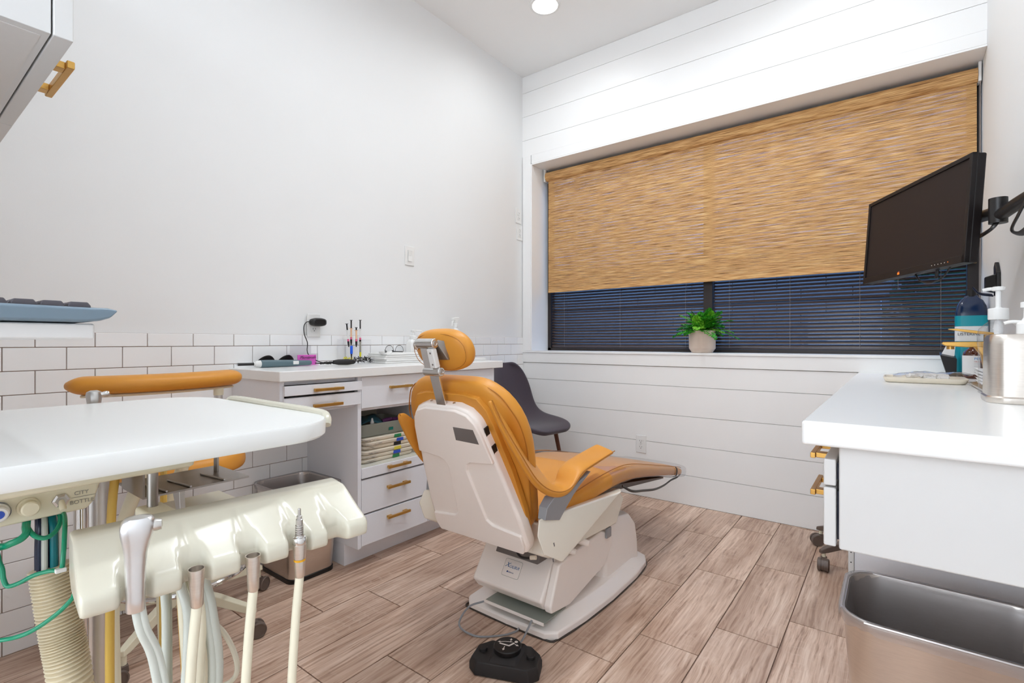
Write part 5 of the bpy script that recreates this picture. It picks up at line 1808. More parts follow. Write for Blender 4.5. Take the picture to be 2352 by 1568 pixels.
# air-water syringe
xo, y, z_ = HF(-0.0035, slots[0], 0.772)
t = thing('air_water_syringe', 'silver air and water syringe handle in the leftmost holder slot', 'dental syringe', (xo, y, 0.4), group=None)
ax = Vector((0.05, -0.02, 1)).normalized()
c = Vector((xo, y, z_))
rings = []
sx_ = Vector((0.35, 1, 0)).normalized()
sx_ = (sx_ - ax * sx_.dot(ax)).normalized()
sy_ = ax.cross(sx_)
for h, a_, b_ in ((0.0, 0.0072, 0.0072), (0.001, 0.0078, 0.0078), (0.012, 0.0076, 0.0076), (0.040, 0.0084, 0.0080), (0.056, 0.0092, 0.0084), (0.066, 0.0112, 0.0092), (0.074, 0.0132, 0.0098), (0.080, 0.0138, 0.0100), (0.086, 0.0128, 0.0092), (0.089, 0.0100, 0.0070)):
    rings.append(superring(c + ax * h + sx_ * (0.0025 * max(0, (h - .05) / .04)), sx_, sy_, a_, b_, 2.5, 28))
B().loft(rings).build('syringe_body', 'syringe_metal', t, angle=50)
for q, m in ((0.0, 'satin'), (1.0, 'chrome')):
    B().lathe([(0.0042, 0), (0.0042, 0.003), (0.0034, 0.0042), (0, 0.0042)], c + ax * (0.082 - 0.010 * q) - sx_ * (0.0058 - 0.001 * q) - sy_ * (-0.006) + sy_ * 0.0005, (sy_ * 0.9 + ax * 0.6), seg=18).build('trigger_button', m, t)
B().lathe([(0.0055, 0), (0.0058, 0.003), (0.0048, 0.007), (0, 0.008)], c + ax * 0.079 + sx_ * 0.0135, sx_, seg=18).build('nozzle_nut', 'satin', t)
b0 = c
hose(t, [b0 + Vector((0, 0, 0.004)), b0 + Vector((0.0, 0.004, -0.02)), b0 + Vector((-0.004, 0.016, -0.06)), b0 + Vector((-0.010, 0.024, -0.14)), b0 + Vector((-0.04, 0.02, -0.30)), b0 + Vector((-0.12, 0.0, -0.36)), Vector((1.64, -2.955, 0.50)), Vector((1.65, -2.95, 0.70)), Vector((1.63, -2.95, 0.77)), Vector((1.62, -2.945, 0.80))], 0.0042, 'hose_grey')
hose(t, [b0 + Vector((0.002, 0.004, 0.004)), b0 + Vector((0.002, 0.008, -0.02)), b0 + Vector((-0.002, 0.021, -0.06)), b0 + Vector((-0.008, 0.030, -0.14)), b0 + Vector((-0.04, 0.026, -0.30)), b0 + Vector((-0.12, 0.006, -0.37)), Vector((1.632, -2.948, 0.50)), Vector((1.642, -2.944, 0.70)), Vector((1.62, -2.942, 0.77)), Vector((1.61, -2.940, 0.80))], 0.0032, 'hose_grey')

# loose hoses looping behind the holder
for k, (yy, m, r_) in enumerate(((-2.945, 'hose_grey', 0.0050), (-2.933, 'hose_cream', 0.0060), (-2.922, 'hose_grey', 0.0060), (-2.927, 'hose_grey', 0.0050))):
    B().tube([(1.655, yy, 0.80), (1.678, yy, 0.755), (1.695, yy + 0.002, 0.72), (1.692, yy + (0.010 if k > 1 else 0.0), 0.64), (1.688, yy - 0.004, 0.54), (1.67, yy - 0.01, 0.42), (1.60, yy, 0.32), (1.50, yy, 0.24), (1.44, yy, 0.13)], r_, seg=12).build('looped_tube', m, dz_)
B().tube([(1.64, -2.915, 0.70), (1.645, -2.885, 0.66), (1.642, -2.868, 0.61), (1.63, -2.874, 0.585), (1.61, -2.91, 0.585)], 0.0032, seg=10).build('small_loop', 'cream', dz_)
B().tube([(1.455, -2.945, TZ - 0.052), (1.448, -2.950, 0.78), (1.445, -2.951, 0.62), (1.443, -2.951, 0.45), (1.43, -2.955, 0.22), (1.40, -2.96, 0.125)], 0.0055, seg=12).build('yellow_tube', 'hose_yellow', dz_)
B().tube([(1.56, -2.915, 0.80), (1.516, -2.893, 0.74), (1.520, -2.889, 0.64), (1.525, -2.886, 0.54), (1.52, -2.885, 0.40), (1.47, -2.91, 0.20), (1.42, -2.95, 0.125)], 0.0045, seg=12).build('yellow_tube', 'hose_gold', dz_)

# keyboard on its wall shelf
ks = thing('keyboard_shelf', 'white shelf edge carrying the keyboard at the left edge of the picture', 'shelf', (1.5, -3.17, 1.03))
B().box(1.27, 1.685, -3.325, -3.022, 1.0285, 1.0435).build('shelf_board', 'cabinet_white', ks, bevel=0.002)
for xx in (1.29, 1.39):
    B().prism([(-3.328, 1.028), (-3.20, 1.028), (-3.328, 0.94)], 'x', xx, xx + 0.012).build('bracket', 'cabinet_white', ks, smooth=False)
kb = thing('keyboard', 'slate grey keyboard with dark keys on the white shelf', 'keyboard', (1.47, -3.08, 1.0438))
prof_ = [(-3.004, 1.0575), (-3.010, 1.0495), (-3.018, 1.0465), (-3.030, 1.0445), (-3.150, 1.0445), (-3.155, 1.050), (-3.152, 1.0615), (-3.028, 1.0595), (-3.012, 1.0595)]
rings = []
for x_, k in ((1.254, .7), (1.258, 1.0), (1.684, 1.0), (1.690, .93), (1.692, .7)):
    rings.append([(x_, -3.08 + (p[0] + 3.08) * (1 if k == 1 else .985), 1.052 + (p[1] - 1.052) * k) for p in prof_])
B().loft(rings).build('keyboard_case', 'kbd', kb, bevel=0.0015)
key0 = None
for j in range(6):
    for i in range(21):
        x_ = 1.678 - i * 0.0198
        y_ = -3.034 - j * 0.0195
        if key0 is None:
            key0 = B().loft([[(x_ + sx * hx_, y_ + sy * hx_, z_) for sx, sy in ((-1, -1), (1, -1), (1, 1), (-1, 1))] for hx_, z_ in ((0.0088, 1.0588), (0.0085, 1.0612), (0.0066, 1.0645))]).build('key', 'kbd_key', kb, bevel=0.0008)
            k0x, k0y = x_, y_
        else:
            c2 = key0.copy()
            COL.objects.link(c2)
            c2.location = (x_ - k0x, y_ - k0y, 0.0005 * j * 0.5)

# wall cabinet at the upper left
wc = thing('wall_cabinet', 'white wall cabinet with a brass handle in the upper left corner', 'cabinet', (0.7, -3.15, 1.45))
B().box(0.02, 1.385, -3.328, -3.0015, 1.452, 2.35).build('carcass', 'cabinet_white', wc, bevel=0.001)
B().box(0.04, 1.37, -3.31, -3.010, 1.4512, 1.4525).build('underside', 'cabinet_under', wc, smooth=False)
for xa, xb in ((0.02, 0.473), (0.476, 0.929), (0.932, 1.388)):
    dr = B().box(xa, xb, -2.9995, -2.978, 1.4505, 2.35).build('door', 'cabinet_white', wc, bevel=0.0015)
    if xa < 0.9:
        continue
    hx0, hx1 = (xb - 0.27, xb - 0.115)
    b = B().box(hx0, hx1, -2.963, -2.953, 1.460, 1.472)
    for q in (hx0 + 0.012, hx1 - 0.012 - 0.02):
        b.box(q, q + 0.022, -2.978, -2.9625, 1.4605, 1.4715)
    b.build('handle', 'brass', dr, bevel=0.0012, bseg=1)


# ================================================================ WASTE BASKETS
def waste_bin(t, x0, x1, y0, y1, h, taper=0.03, liner_drop=0.022, r=0.05):
    cx, cy, hx, hy = (x0 + x1) / 2, (y0 + y1) / 2, (x1 - x0) / 2, (y1 - y0) / 2

    def ring(ins, z_, rr=r):
        return [(cx + p[0], cy + p[1], z_) for p in rrect(0, 0, hx - ins, hy - ins, max(0.01, rr - ins * .5), 6)]
    B().loft([ring(taper, 0.018), ring(taper * .15, h - 0.02), ring(0.0, h - 0.006), ring(0.001, h), ring(0.006, h), ring(0.008, h - 0.01), ring(taper + 0.004, 0.026), ring(min(hx, hy) - .012, 0.024, .01)], cap1=True).build('bin_body', 'steel', t, angle=50)
    B().loft([ring(taper - 0.004, 0.0), ring(taper - 0.004, 0.016), ring(taper, 0.0185)]).build('base_rim', 'black', t, angle=50)
    B().tube(ring(0.0015, h - 0.001), 0.004, seg=8, n=2, closed=True).build('rolled_rim', 'steel', t)
    rnd = random.Random(int(cx * 100))
    rows_ = []
    base = rrect(0, 0, 1, 1, .3, 9)
    n_ = len(rrect(0, 0, hx, hy, r, 9))
    for ins, z_, wob in ((-0.004, h - liner_drop, 0.003), (-0.006, h - liner_drop * .4, 0.002), (-0.0055, h + 0.004, 0.001), (0.004, h + 0.004, 0.001), (0.012, h - 0.02, 0.003), (0.018, h - 0.09, 0.006), (taper + 0.012, 0.10, 0.008)):
        ro = []
        for k, p in enumerate(rrect(0, 0, hx - ins, hy - ins, max(0.012, r - ins * .5), 9)):
            a = rnd.uniform(-1, 1) * wob
            ro.append((cx + p[0] * (1 + a / hx), cy + p[1] * (1 + a / hy), z_ + (rnd.uniform(-1, 1) * 0.006 if ins == -0.004 else 0)))
        rows_.append(ro + [ro[0]])
    B().grid(rows_).build('liner_bag', 'liner', t, angle=180)


t = thing('waste_basket', 'steel waste basket with a clear liner under the grey drawer cabinet', 'trash can', (0.17, -1.945, 0), group='lined steel waste baskets')
waste_bin(t, 0.014, 0.330, -2.085, -1.822, 0.390, taper=0.028)
t = thing('waste_basket', 'large steel waste basket with a clear liner at the lower right, under the white counter', 'trash can', (2.40, -1.52, 0), group='lined steel waste baskets')
waste_bin(t, 2.206, 2.630, -1.700, -1.372, 0.352, taper=0.026, r=0.075)

# ================================================================ RIGHT COUNTER
RZ = 0.867
wt2 = B().box(2.165, RX - 0.001, -2.010, -0.001, RZ - 0.048, RZ).build('worktop', 'quartz', None, bevel=0.006, bseg=3)
tag(wt2, 'thick white worktop along the right wall, holding the faucet and bottles', 'worktop')
rc = thing('hanging_cabinet', 'white two-drawer cabinet hung under the right worktop', 'cabinet', (2.43, -1.64, 0.61))
B().box(2.2265, RX - 0.002, -1.985, -1.30, 0.614, RZ - 0.0485).build('carcass', 'cabinet_white', rc, bevel=0.004)
for za, zb, hz in ((0.737, 0.790, 0.772), (0.616, 0.733, 0.690)):
    d_ = B().box(2.200, 2.2215, -1.980, -1.305, za, zb).build('drawer', 'cabinet_white', rc, bevel=0.003)
    b = B()
    b.box(2.2220, 2.2265, -1.96, -1.33, za + 0.01, zb - 0.01)
    b.build('drawer_gap', 'navy_tube', d_, smooth=False)
    pull(d_, 2.200, -1.79, hz, L=0.155, out=0.036, d=-1)
sp2 = thing('support_panel', 'grey support panel with drilled holes behind the large waste basket', 'panel', (2.42, -1.21, 0))
B().box(2.212, RX - 0.002, -1.225, -1.205, 0.0, RZ - 0.0485).build('panel_board', 'cabinet_grey', sp2, bevel=0.002)
b = B().box(2.196, 2.2115, -1.228, -1.203, 0.0, RZ - 0.0485)
b.build('drilled_rail', 'cabinet_white', sp2, bevel=0.001)
b = B()
for k in range(22):
    b.cyl((2.2035, -1.2284, 0.03 + k * 0.032), (2.2035, -1.227, 0.03 + k * 0.032), 0.002, seg=8)
b.build('drill_holes', 'ink_black', sp2, smooth=False, kind='stuff')

# stool pushed under the right counter
u_ = thing('wheeled_stool', 'stool with brown castors pushed under the right worktop', 'stool', (2.25, -0.34, 0))
UX, UY = 2.25, -0.34
B().lathe([(0.032, 0.085), (0.038, 0.10), (0.034, 0.15), (0.024, 0.165)], (UX, UY, 0), seg=20).build('base_hub', 'caster', u_)
for k, a in enumerate((152, 224, 296, 8, 80)):
    a = math.radians(a)
    d_ = Vector((math.cos(a), math.sin(a), 0))
    n_ = Vector((-d_.y, d_.x, 0))
    rings = []
    for q, zc, hw, hh in ((0.02, 0.125, 0.020, 0.022), (0.15, 0.112, 0.018, 0.016), (0.25, 0.090, 0.015, 0.012), (0.280, 0.082, 0.010, 0.008)):
        p = Vector((UX, UY, zc)) + d_ * q
        rings.append([p + n_ * hw + Vector((0, 0, -hh)), p + n_ * hw * .8 + Vector((0, 0, hh)), p - n_ * hw * .8 + Vector((0, 0, hh)), p - n_ * hw + Vector((0, 0, -hh))])
    B().loft(rings).build('leg', 'caster', u_, bevel=0.004)
    e_ = Vector((UX, UY, 0)) + d_ * 0.262
    caster(u_, e_.x, e_.y, a + (0.9, 0.8, 0, 1, 0.25)[k], r=0.028, stem_top=0.082, m='caster')
B().cyl((UX, UY, 0.15), (UX, UY, 0.44), 0.018, seg=18).build('gas_column', 'black', u_)
rings = [superring((UX, UY, z_), (1, 0, 0), (0, 1, 0), 0.17 * k, 0.17 * k, 2.1, 32) for z_, k in ((0.435, .9), (0.44, 1), (0.475, 1), (0.495, .92), (0.50, .7))]
B().loft(rings).build('seat_cushion', 'leather', u_, sub=1)

# ---- things on the right worktop
R0 = RZ + 0.0005
t = thing('instrument_dish', 'shallow cream plastic tray at the back of the right worktop', 'tray', (2.40, -0.62, R0))
rings = []
for dz, ins in ((0, 0.012), (0.003, 0.006), (0.017, 0.0), (0.020, 0.0), (0.020, 0.004), (0.006, 0.014), (0.006, 0.05)):
    rings.append([(2.405 + p[0], -0.63 + p[1], R0 + dz) for p in rrect(0, 0, 0.126 - ins, 0.10 - ins, 0.03, 5)])
B().loft(rings).build('tray_body', 'impression', t, angle=50)
t = thing('gauze_bag', 'clear bag of white cotton rolls lying on the cream tray', 'bag', (2.42, -0.62, R0 + 0.0065))
rnd = random.Random(5)
b = B()
for k in range(26):
    c_ = Vector((rnd.uniform(2.36, 2.47), rnd.uniform(-0.67, -0.57), R0 + 0.013 + rnd.random() * 0.016))
    a = rnd.uniform(0, PI)
    d_ = Vector((math.cos(a), math.sin(a), rnd.uniform(-.2, .2))) * 0.016
    b.cyl(c_ - d_, c_ + d_, 0.0065, seg=8)
b.build('cotton_rolls', 'gauze', t, kind='stuff')
rws = []
for i in range(15):
    u = i / 14
    ro = []
    for j in range(9):
        v = j / 8
        ro.append((2.31 + 0.235 * u, -0.685 + 0.13 * v, R0 + 0.021 + 0.020 * math.sin(PI * u) ** .6 * math.sin(PI * v) ** .6 + rnd.uniform(-1, 1) * 0.0045 + 0.012 * max(0, u - .7) / .3))
    rws.append(ro)
B().grid(rws).build('plastic_bag', 'clear', t, angle=180)

# faucet
t = thing('brass_faucet', 'brushed brass faucet with a flat lever at the right wall', 'faucet', (2.597, -0.56, R0))
fx, fy = 2.597, -0.56
B().lathe([(0.026, 0), (0.026, 0.004), (0.020, 0.006)], (fx, fy, R0), seg=24).build('base_flange', 'brass', t)
rings = []
for z_, a_, b_, dx in ((0.005, 0.015, 0.016, 0), (0.06, 0.014, 0.015, -0.001), (0.105, 0.016, 0.016, -0.006), (0.128, 0.024, 0.017, -0.012), (0.138, 0.028, 0.017, -0.014)):
    rings.append(superring((fx + dx, fy, R0 + z_), (1, 0, 0), (0, 1, 0), a_, b_, 4, 24))
B().loft(rings).build('faucet_body', 'brass', t, angle=40)
sp_ = B()
sp_.prism([(fx + 0.018, R0 + 0.138), (fx + 0.018, R0 + 0.159), (fx - 0.132, R0 + 0.157), (fx - 0.136, R0 + 0.150), (fx - 0.124, R0 + 0.141), (fx - 0.06, R0 + 0.136)], 'y', fy - 0.018, fy + 0.018)
sp_.build('spout', 'brass', t, bevel=0.003)
B().lathe([(0.012, 0), (0.012, 0.008), (0.013, 0.014)], (fx - 0.108, fy, R0 + 0.128), seg=18).build('aerator', 'brass', t)
B().cyl((fx, fy, R0 + 0.158), (fx, fy, R0 + 0.185), 0.013, seg=20).build('lever_neck', 'brass', t)
b = B()
b.prism([(fx + 0.03, R0 + 0.183), (fx + 0.03, R0 + 0.190), (fx - 0.09, R0 + 0.2085), (fx - 0.115, R0 + 0.2085), (fx - 0.115, R0 + 0.205), (fx - 0.03, R0 + 0.188)], 'y', fy - 0.012, fy + 0.012)
b.build('lever', 'brass', t, bevel=0.0015)

# amber rinse bottle
ax_, ay_ = 2.590, -0.235
t = thing('rinse_bottle', 'amber oral rinse bottle with a white cap and paper label', 'bottle', (ax_, ay_, R0))
B().lathe([(0.036, 0), (0.040, 0.004), (0.040, 0.100), (0.037, 0.112), (0.026, 0.126), (0.018, 0.132), (0.018, 0.140)], (ax_, ay_, R0), seg=36).build('bottle_body', 'amber', t)
B().lathe([(0.0195, 0.134), (0.021, 0.136), (0.021, 0.156), (0.019, 0.158), (0, 0.158)], (ax_, ay_, R0), seg=32).build('cap', 'white_plastic', t)
va = math.atan2(-3.165 - ay_, 2.314 - ax_)
rows_ = []
for z_ in (0.018, 0.098):
    rows_.append([(ax_ + 0.0406 * math.cos(va + a), ay_ + 0.0406 * math.sin(va + a), R0 + z_) for a in [math.radians(-125 + 150 * i / 20) for i in range(21)]])
lb = B().grid(rows_).build('paper_label', 'paper', t)


def curved_text(name, txt, size, m, parent, cx, cy, r_, ang0, z_, xs=1.0):
    """lettering wrapped round an upright cylinder; ang0 = azimuth of the first letter's left edge (reads anticlockwise)"""
    cu = bpy.data.curves.new(name, 'FONT')
    cu.body = txt
    cu.size = size
    cu.resolution_u = 2
    tmp = bpy.data.objects.new(name + '_curve', cu)
    COL.objects.link(tmp)
    me = bpy.data.meshes.new_from_object(tmp.evaluated_get(bpy.context.evaluated_depsgraph_get()))
    bpy.data.objects.remove(tmp)
    bpy.data.curves.remove(cu)
    inv = WM[parent].inverted()
    for v in me.vertices:
        a = ang0 + v.co.x * xs / r_
        v.co = inv @ Vector((cx + r_ * math.cos(a), cy + r_ * math.sin(a), z_ + v.co.y))
    me.materials.clear()
    me.materials.append(MATS[m])
    me.name = name
    o = bpy.data.objects.new(name, me)
    COL.objects.link(o)
    o.parent = parent
    WM[o] = WM[parent]
    return o


curved_text('brand_lettering', 'PERIDEX', 0.0145, 'ink_cyan', lb, ax_, ay_, 0.0411, va - 0.05, R0 + 0.080)
for k in range(6):
    curved_text('small_print', ('ORAL RINSE', 'antiseptic', 'Rx only', 'rinse', 'oral care', '473 mL')[k] if k == 0 else '~~~~~~', 0.007, 'ink_black' if k % 3 else 'ink_red', lb, ax_, ay_, 0.0411, va - 0.05, R0 + 0.070 - k * 0.009)

# mouthwash bottle behind
mx, my = 2.594, -0.062
t = thing('mouthwash_bottle', 'tall dark blue mouthwash bottle with a teal label behind the faucet', 'bottle', (mx, my, R0))
rings = []
for z_, k in ((0, .92), (0.005, 1), (0.29, 1), (0.32, .92), (0.345, .72), (0.362, .42), (0.368, .40)):
    rings.append([(mx + p[0], my + p[1], R0 + z_) for p in rrect(0, 0, 0.055 * k, 0.040 * k, 0.022 * k, 6)])
B().loft(rings).build('bottle_body', 'mouthwash', t, angle=60)
B().lathe([(0.019, 0.364), (0.019, 0.394), (0.017, 0.396)], (mx, my, R0), seg=24).build('cap', 'black', t)
b = B()
b.loft([[(mx + p[0], my + p[1], R0 + z_) for p in rrect(0, 0, 0.0555, 0.0405, 0.0222, 6)] for z_ in (0.02, 0.275)], False, False)
lb = b.build('label_sleeve', 'paper', t)
b = B()
b.loft([[(mx + p[0], my + p[1], R0 + z_) for p in rrect(0, 0, 0.0558, 0.0408, 0.0224, 6)] for z_ in (0.228, 0.276)], False, False)
b.build('teal_band', 'label_cyan', lb)
b = B()
b.loft([[(mx + p[0], my + p[1], R0 + z_) for p in rrect(0, 0, 0.0558, 0.0408, 0.0224, 6)] for z_ in (0.02, 0.160)], False, False)
b.build('teal_band', 'label_cyan', lb)
text_mesh('brand_lettering', 'LISTERINE', 0.019, 'ink_black', lb, (mx - 0.050, my - 0.0414, R0 + 0.186), (1, 0, 0), (0, 0, 1), xs=0.92)

# black holder beside the amber bottle
t = thing('black_caddy', 'black plastic wedge caddy left of the amber bottle', 'caddy', (2.50, -0.19, R0))
B().hull([(2.505, -0.18, R0), (2.535, -0.18, R0), (2.535, -0.13, R0), (2.505, -0.13, R0), (2.478, -0.19, R0 + 0.098), (2.536, -0.19, R0 + 0.082), (2.536, -0.12, R0 + 0.095), (2.478, -0.12, R0 + 0.11)]).build('caddy_body', 'black', t, bevel=0.003)
B().hull([(2.485, -0.150, R0 + 0.100), (2.53, -0.150, R0 + 0.092), (2.505, -0.135, R0 + 0.145), (2.535, -0.135, R0 + 0.145), (2.505, -0.133, R0 + 0.145), (2.535, -0.133, R0 + 0.145), (2.485, -0.148, R0 + 0.100), (2.53, -0.148, R0 + 0.092)]).build('paper_insert', 'paper', t, smooth=False)

# small steel ledge tray with folded cups
t = thing('steel_ledge_tray', 'narrow stainless tray along the right wall beside the dispenser', 'tray', (2.59, -0.86, R0))
rings = []
for dz, ins in ((0, 0.010), (0.010, 0.0), (0.012, 0.0), (0.012, 0.003), (0.004, 0.012), (0.004, 0.03)):
    rings.append([(2.588 + p[0], -0.90 + p[1], R0 + dz) for p in rrect(0, 0, 0.062 - ins, 0.215 - ins, 0.02, 5)])
B().loft(rings).build('tray_body', 'steel', t, angle=40)
for k in range(5):
    z_ = R0 + 0.0125 + k * 0.0105
    o = B().hull([(2.575 + q[0] * 0.032, -0.86 + q[1] * 0.05, z_ + q[2]) for q in ((-1, -1, 0.004), (1, -1, 0), (1, 1, 0), (-1, 1, 0.004), (-1.15 - .06 * k, -1, 0.013), (1, -1, 0.0075), (1, 1, 0.0075), (-1.15 - .06 * k, 1, 0.013))]).build('folded_wipe', 'paper')
    tag(o, 'folded white wipe on the steel tray, %s of the pile' % ['bottom', 'second from bottom', 'middle', 'second from top', 'top'][k], 'wipe', 'folded wipes beside the dispenser')

# clear pump bottle
cx_, cy_ = 2.562, -1.085
t = thing('clear_pump_bottle', 'clear round pump bottle with a white pump beside the steel dispenser', 'pump bottle', (cx_, cy_, R0))
B().lathe([(0.040, 0.0), (0.045, 0.004), (0.045, 0.14), (0.0475, 0.15), (0.0475, 0.178), (0.044, 0.196), (0.030, 0.212), (0.020, 0.220), (0.020, 0.228)], (cx_, cy_, R0), seg=40).build('bottle_body', 'clear', t)
B().lathe([(0.0225, 0.224), (0.0235, 0.226), (0.0235, 0.256), (0.022, 0.258), (0.009, 0.259), (0.0065, 0.262), (0.0065, 0.318)], (cx_, cy_, R0), seg=28).build('pump_collar', 'white_plastic', t)
b = B().lathe([(0.012, 0.310), (0.015, 0.312), (0.016, 0.320), (0.012, 0.323), (0, 0.324)], (cx_, cy_, R0), seg=20)
b.tube([(cx_, cy_, R0 + 0.317), (cx_ - 0.02, cy_ + 0.004, R0 + 0.317), (cx_ - 0.034, cy_ + 0.006, R0 + 0.314)], 0.005, seg=8)
b.build('pump_head', 'white_plastic', t)
B().cyl((cx_, cy_, R0 + 0.02), (cx_, cy_, R0 + 0.222), 0.004, seg=12).build('dip_tube', 'clear', t)
B().lathe([(0.008, 0.222), (0.011, 0.205), (0.011, 0.19), (0.008, 0.175), (0.006, 0.165)], (cx_, cy_, R0), seg=16).build('pump_chamber', 'white_plastic', t)

# stainless dispenser
t = thing('steel_dispenser', 'rounded stainless dispenser with a white pump at the right edge', 'dispenser', (2.565, -1.34, R0))
dx_, dy_ = 2.576, -1.315
rings = []
for z_, k in ((0, .98), (0.004, 1.0), (0.014, 1.0), (0.018, .95), (0.15, .93), (0.168, .90), (0.176, .84), (0.178, .70)):
    rings.append([(dx_ + p[0], dy_ + p[1], R0 + z_) for p in rrect(0, 0, 0.072 * k, 0.085 * k, 0.045 * k, 8)])
B().loft(rings).build('dispenser_body', 'steel', t, angle=40)
B().lathe([(0.022, 0.177), (0.022, 0.205), (0.012, 0.214), (0.008, 0.222), (0.008, 0.246), (0.014, 0.248), (0.014, 0.262), (0, 0.264)], (2.592, -1.30, R0), seg=24).build('pump', 'white_plastic', t)
B().tube([(2.59, -1.30, R0 + 0.209), (2.562, -1.298, R0 + 0.211), (2.548, -1.296, R0 + 0.207)], 0.0045, seg=8).build('pump_spout', 'white_plastic', t)

# black wall cradle with prongs
t = thing('wall_cradle', 'black bracket with two thin prongs on the right wall above the bottles', 'wall bracket', (RX - 0.001, -0.33, 1.20))
B().prism([(-0.375, 1.205), (-0.305, 1.215), (-0.300, 1.335), (-0.330, 1.352), (-0.375, 1.305)], 'x', RX - 0.014, RX - 0.001).build('back_plate', 'black', t, bevel=0.003)
B().hull([(RX - 0.014, -0.37, 1.225), (RX - 0.014, -0.315, 1.225), (RX - 0.014, -0.37, 1.30), (RX - 0.014, -0.315, 1.30), (RX - 0.045, -0.36, 1.235), (RX - 0.045, -0.325, 1.235), (RX - 0.045, -0.36, 1.29), (RX - 0.045, -0.325, 1.29)]).build('holder_block', 'black', t, bevel=0.003)
for k, (q, z_) in enumerate(((-0.30, 1.215), (-0.27, 1.222))):
    B().tube([(RX - 0.014, q, z_), (RX - 0.055, q, z_ + 0.010), (RX - 0.075, q, z_ + 0.035)], 0.0035, seg=8).build('prong', 'navy_tube', t)

# ================================================================ MONITOR AND ARM
ML, MR = Vector((2.226, -0.545, 0)), Vector((2.505, -1.080, 0))
mdir = (MR - ML).normalized()
mc = (ML + MR) / 2
rzm = math.atan2(mdir.y, mdir.x)
mon = thing('monitor', 'wide black flat monitor hanging in front of the window shade', 'monitor', (mc.x, mc.y, 1.440), rzm)
MWd = (MR - ML).length
tilt = math.radians(-4)


def LM(b):
    bmesh.ops.transform(b.bm, matrix=WM[mon] @ Matrix.Rotation(tilt, 4, 'X'), verts=b.bm.verts)
    return b


# local: x along the screen, -y towards the viewer
hw, hh = MWd / 2, 0.170
LM(B().box(-hw, hw, 0.002, 0.030, -hh, hh)).build('back_case', 'monitor_black', mon, bevel=0.006)
for a in ((-hw, hw, -0.010, 0.004, hh - 0.014, hh), (-hw, hw, -0.010, 0.004, -hh, -hh + 0.024), (-hw, -hw + 0.014, -0.010, 0.004, -hh, hh), (hw - 0.014, hw, -0.010, 0.004, -hh, hh)):
    LM(B().box(*a)).build('bezel', 'monitor_black', mon, bevel=0.0015)
LM(B().box(-hw + 0.013, hw - 0.013, -0.005, 0.002, -hh + 0.022, hh - 0.013)).build('screen', 'screen', mon, smooth=False)
bz = -hh + 0.012
for k in range(6):
    LM(B().cyl((hw - 0.155 + k * 0.016, -0.0108, bz), (hw - 0.155 + k * 0.016, -0.0098, bz), 0.0014, seg=10)).build('button_mark', 'icon_white' if k < 5 else 'orange', mon)
LM(B().hull([(-0.045 + x_, -0.0106 + y_, bz + z_) for x_, z_ in ((-.006, -.005), (.006, -.005), (.006, .002), (-.006, .002)) for y_ in (0, .0008)])).build('brand_mark', 'orange', mon, smooth=False)
LM(B().hull([(-0.045 + x_, -0.0106 + y_, bz + z_) for x_, z_ in ((-.005, .0025), (.004, .0025), (.006, .007), (-.003, .005)) for y_ in (0, .0008)])).build('brand_mark', 'ink_red', mon, smooth=False)
LM(B().tube([(0.02, 0.012, -hh), (0.05, 0.014, -hh - 0.028), (0.10, 0.016, -hh - 0.040), (0.16, 0.016, -hh - 0.030), (0.20, 0.014, -hh)], 0.0028, seg=8)).build('cable_loop', 'black', mon)
LM(B().tube([(0.13, 0.018, -hh + 0.01), (0.128, 0.018, -hh - 0.018), (0.122, 0.02, -hh - 0.024)], 0.005, seg=8)).build('cable_plug', 'black', mon)
LM(B().box(-0.06, 0.06, 0.030, 0.038, -0.06, 0.06)).build('mount_plate', 'black', mon, bevel=0.002)

arm = thing('jointed_bracket', 'black jointed monitor arm fixed to the right wall', 'monitor arm', (RX - 0.02, -1.30, 1.35))
mcen = WM[mon] @ Vector((0.03, 0.045, 0.0))
j0 = mcen + Vector((0.045, 0.028, 0.0))
pw_ = Vector((RX - 0.03, -1.26, 1.425))
B().cyl(mcen, j0, 0.022, seg=18).build('swivel_neck', 'black', arm)
B().cyl(j0 + Vector((0, 0, -0.035)), j0 + Vector((0, 0, 0.050)), 0.026, seg=24).build('swivel_post', 'black', arm)
k0 = Vector((2.56, -1.10, 1.408))
B().cyl(k0 + Vector((0, 0, -0.03)), k0 + Vector((0, 0, 0.045)), 0.022, seg=22).build('elbow_post', 'black', arm)
for a_, b_, nm in ((j0, k0, 'lower_arm'), (k0, pw_, 'upper_arm')):
    B().tube([a_ + Vector((0, 0, -0.01)), (a_ + b_) / 2, b_ + Vector((0, 0, 0.005))], 0.018, seg=14, n=4).build(nm, 'black', arm)
B().box(RX - 0.022, RX - 0.001, -1.31, -1.21, 1.33, 1.50).build('wall_plate', 'black', arm, bevel=0.004)
B().tube([k0 + Vector((0, 0, -0.02)), k0 + Vector((-0.02, -0.01, -0.05)), (j0 + k0) / 2 + Vector((0, 0, -0.065)), j0 + Vector((0.01, 0, -0.05)), j0 + Vector((0, 0, -0.02))], 0.005, seg=8, flat=(1.8, .7)).build('cable_sling', 'black', arm)
B().tube([pw_ + Vector((-0.01, 0.0, 0.05)), pw_ + Vector((-0.022, 0.010, 0.0)), pw_ + Vector((-0.04, 0.03, -0.05)), pw_ + Vector((-0.048, 0.07, -0.085)), pw_ + Vector((-0.03, 0.05, -0.10)), pw_ + Vector((-0.015, -0.01, -0.085)), pw_ + Vector((-0.01, -0.06, -0.075))], 0.0055, seg=8, flat=(2.0, .7)).build('cable_sling', 'black', arm)

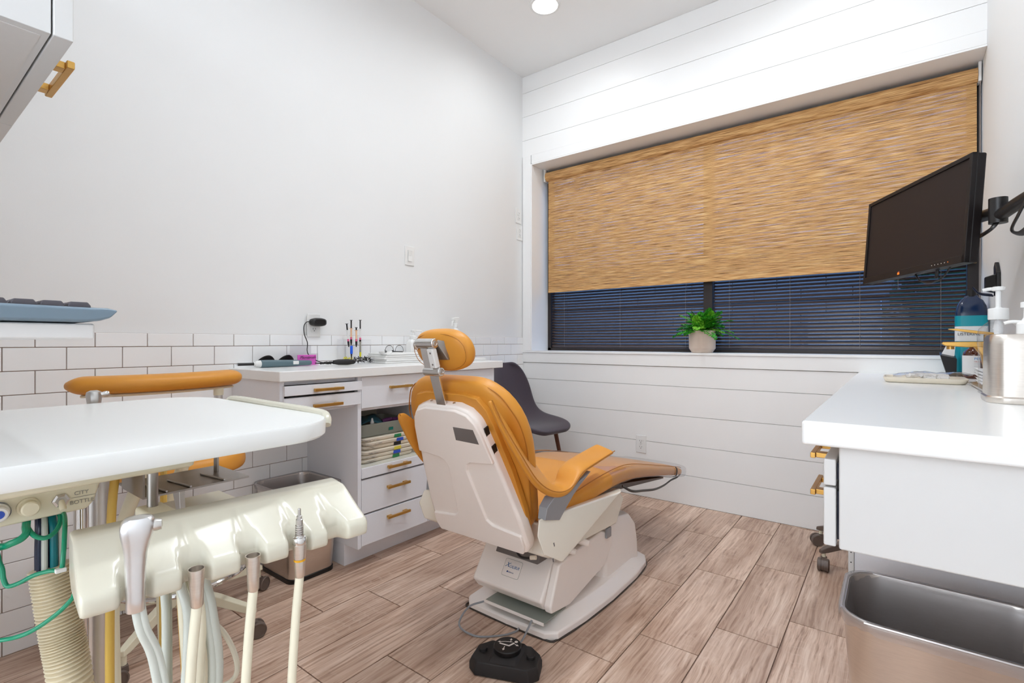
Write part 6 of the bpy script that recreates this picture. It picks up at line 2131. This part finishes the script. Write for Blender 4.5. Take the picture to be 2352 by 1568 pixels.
# ================================================================ FERN ON THE SILL
PX, PY, PZ = 1.348, 0.082, WZ0 + 0.0005
t = thing('potted_fern', 'green fern in a pale stone pot on the window sill', 'potted plant', (PX, PY, PZ))
B().lathe([(0.058, 0), (0.062, 0.001), (0.078, 0.026), (0.079, 0.030), (0.080, 0.138), (0.078, 0.140), (0.072, 0.139), (0.071, 0.120), (0, 0.118)], (PX, PY, PZ), seg=44).build('pot', 'pot', t, angle=30)
B().lathe([(0.0705, 0.112), (0.0705, 0.124), (0.04, 0.130), (0, 0.131)], (PX, PY, PZ), seg=24).build('soil', 'soil', t)
rnd = random.Random(21)


def frond(k):
    """one fern frond: curved stem with paired leaflets, each leaflet with small lobes"""
    az = 2 * PI * (k * 0.381966) + rnd.uniform(-.2, .2)
    elev = rnd.uniform(0.12, 1.25)
    L = rnd.uniform(0.12, 0.20) * (1.15 - 0.30 * elev)
    p = Vector((PX + rnd.uniform(-.03, .03), PY + rnd.uniform(-.03, .03), PZ + 0.125))
    d = Vector((math.cos(az) * math.cos(elev), math.sin(az) * math.cos(elev) * (0.35 if math.sin(az) > 0 else 0.62), math.sin(elev)))
    pts = [p.copy()]
    n = 14
    p += Vector((0, 0, 0.012))
    for i in range(n):
        d = (d + Vector((0, 0, -0.055))).normalized()
        p = p + d * (L / n)
        pts.append(p.copy())
    m = 'leaf' if k % 3 else 'leaf_light'
    st_ = B().tube(pts, 0.0011, seg=5, n=0).build('frond_stem', 'stem', t)
    vs = B()
    for i in range(2, n + 1):
        u = i / n
        q = pts[i]
        tg = (pts[min(n, i + 1)] - pts[i - 1]).normalized()
        side = tg.cross(Vector((0, 0, 1)))
        if side.length < 1e-3:
            side = Vector((1, 0, 0))
        side.normalize()
        up = side.cross(tg)
        ll = 0.030 * math.sin(PI * min(1, 0.16 + 0.84 * u)) ** 0.7 + 0.005
        for s_ in (-1, 1):
            for j in range(4):
                f = (j + 1) / 4
                c = q + (side * s_ * 0.95 + tg * 0.45 + up * rnd.uniform(-.1, .25)).normalized() * ll * f
                w_ = 0.0058 * (1.15 - 0.45 * f)
                a = rnd.uniform(-.6, .6)
                e1 = (tg * math.cos(a) + up * math.sin(a)) * w_
                e2 = (side * s_ + up * rnd.uniform(-.5, .5)).normalized() * w_ * 1.05
                v_ = [vs.bm.verts.new(c + o_) for o_ in (-e1 - e2 * .6, e1 - e2 * .6, e1 * 1.1 + e2 * .7, e2 * 1.3, -e1 * 1.1 + e2 * .7)]
                vs.face(v_)
    vs.build('frond_leaflets', m, st_, smooth=False)


for k in range(60):
    frond(k)
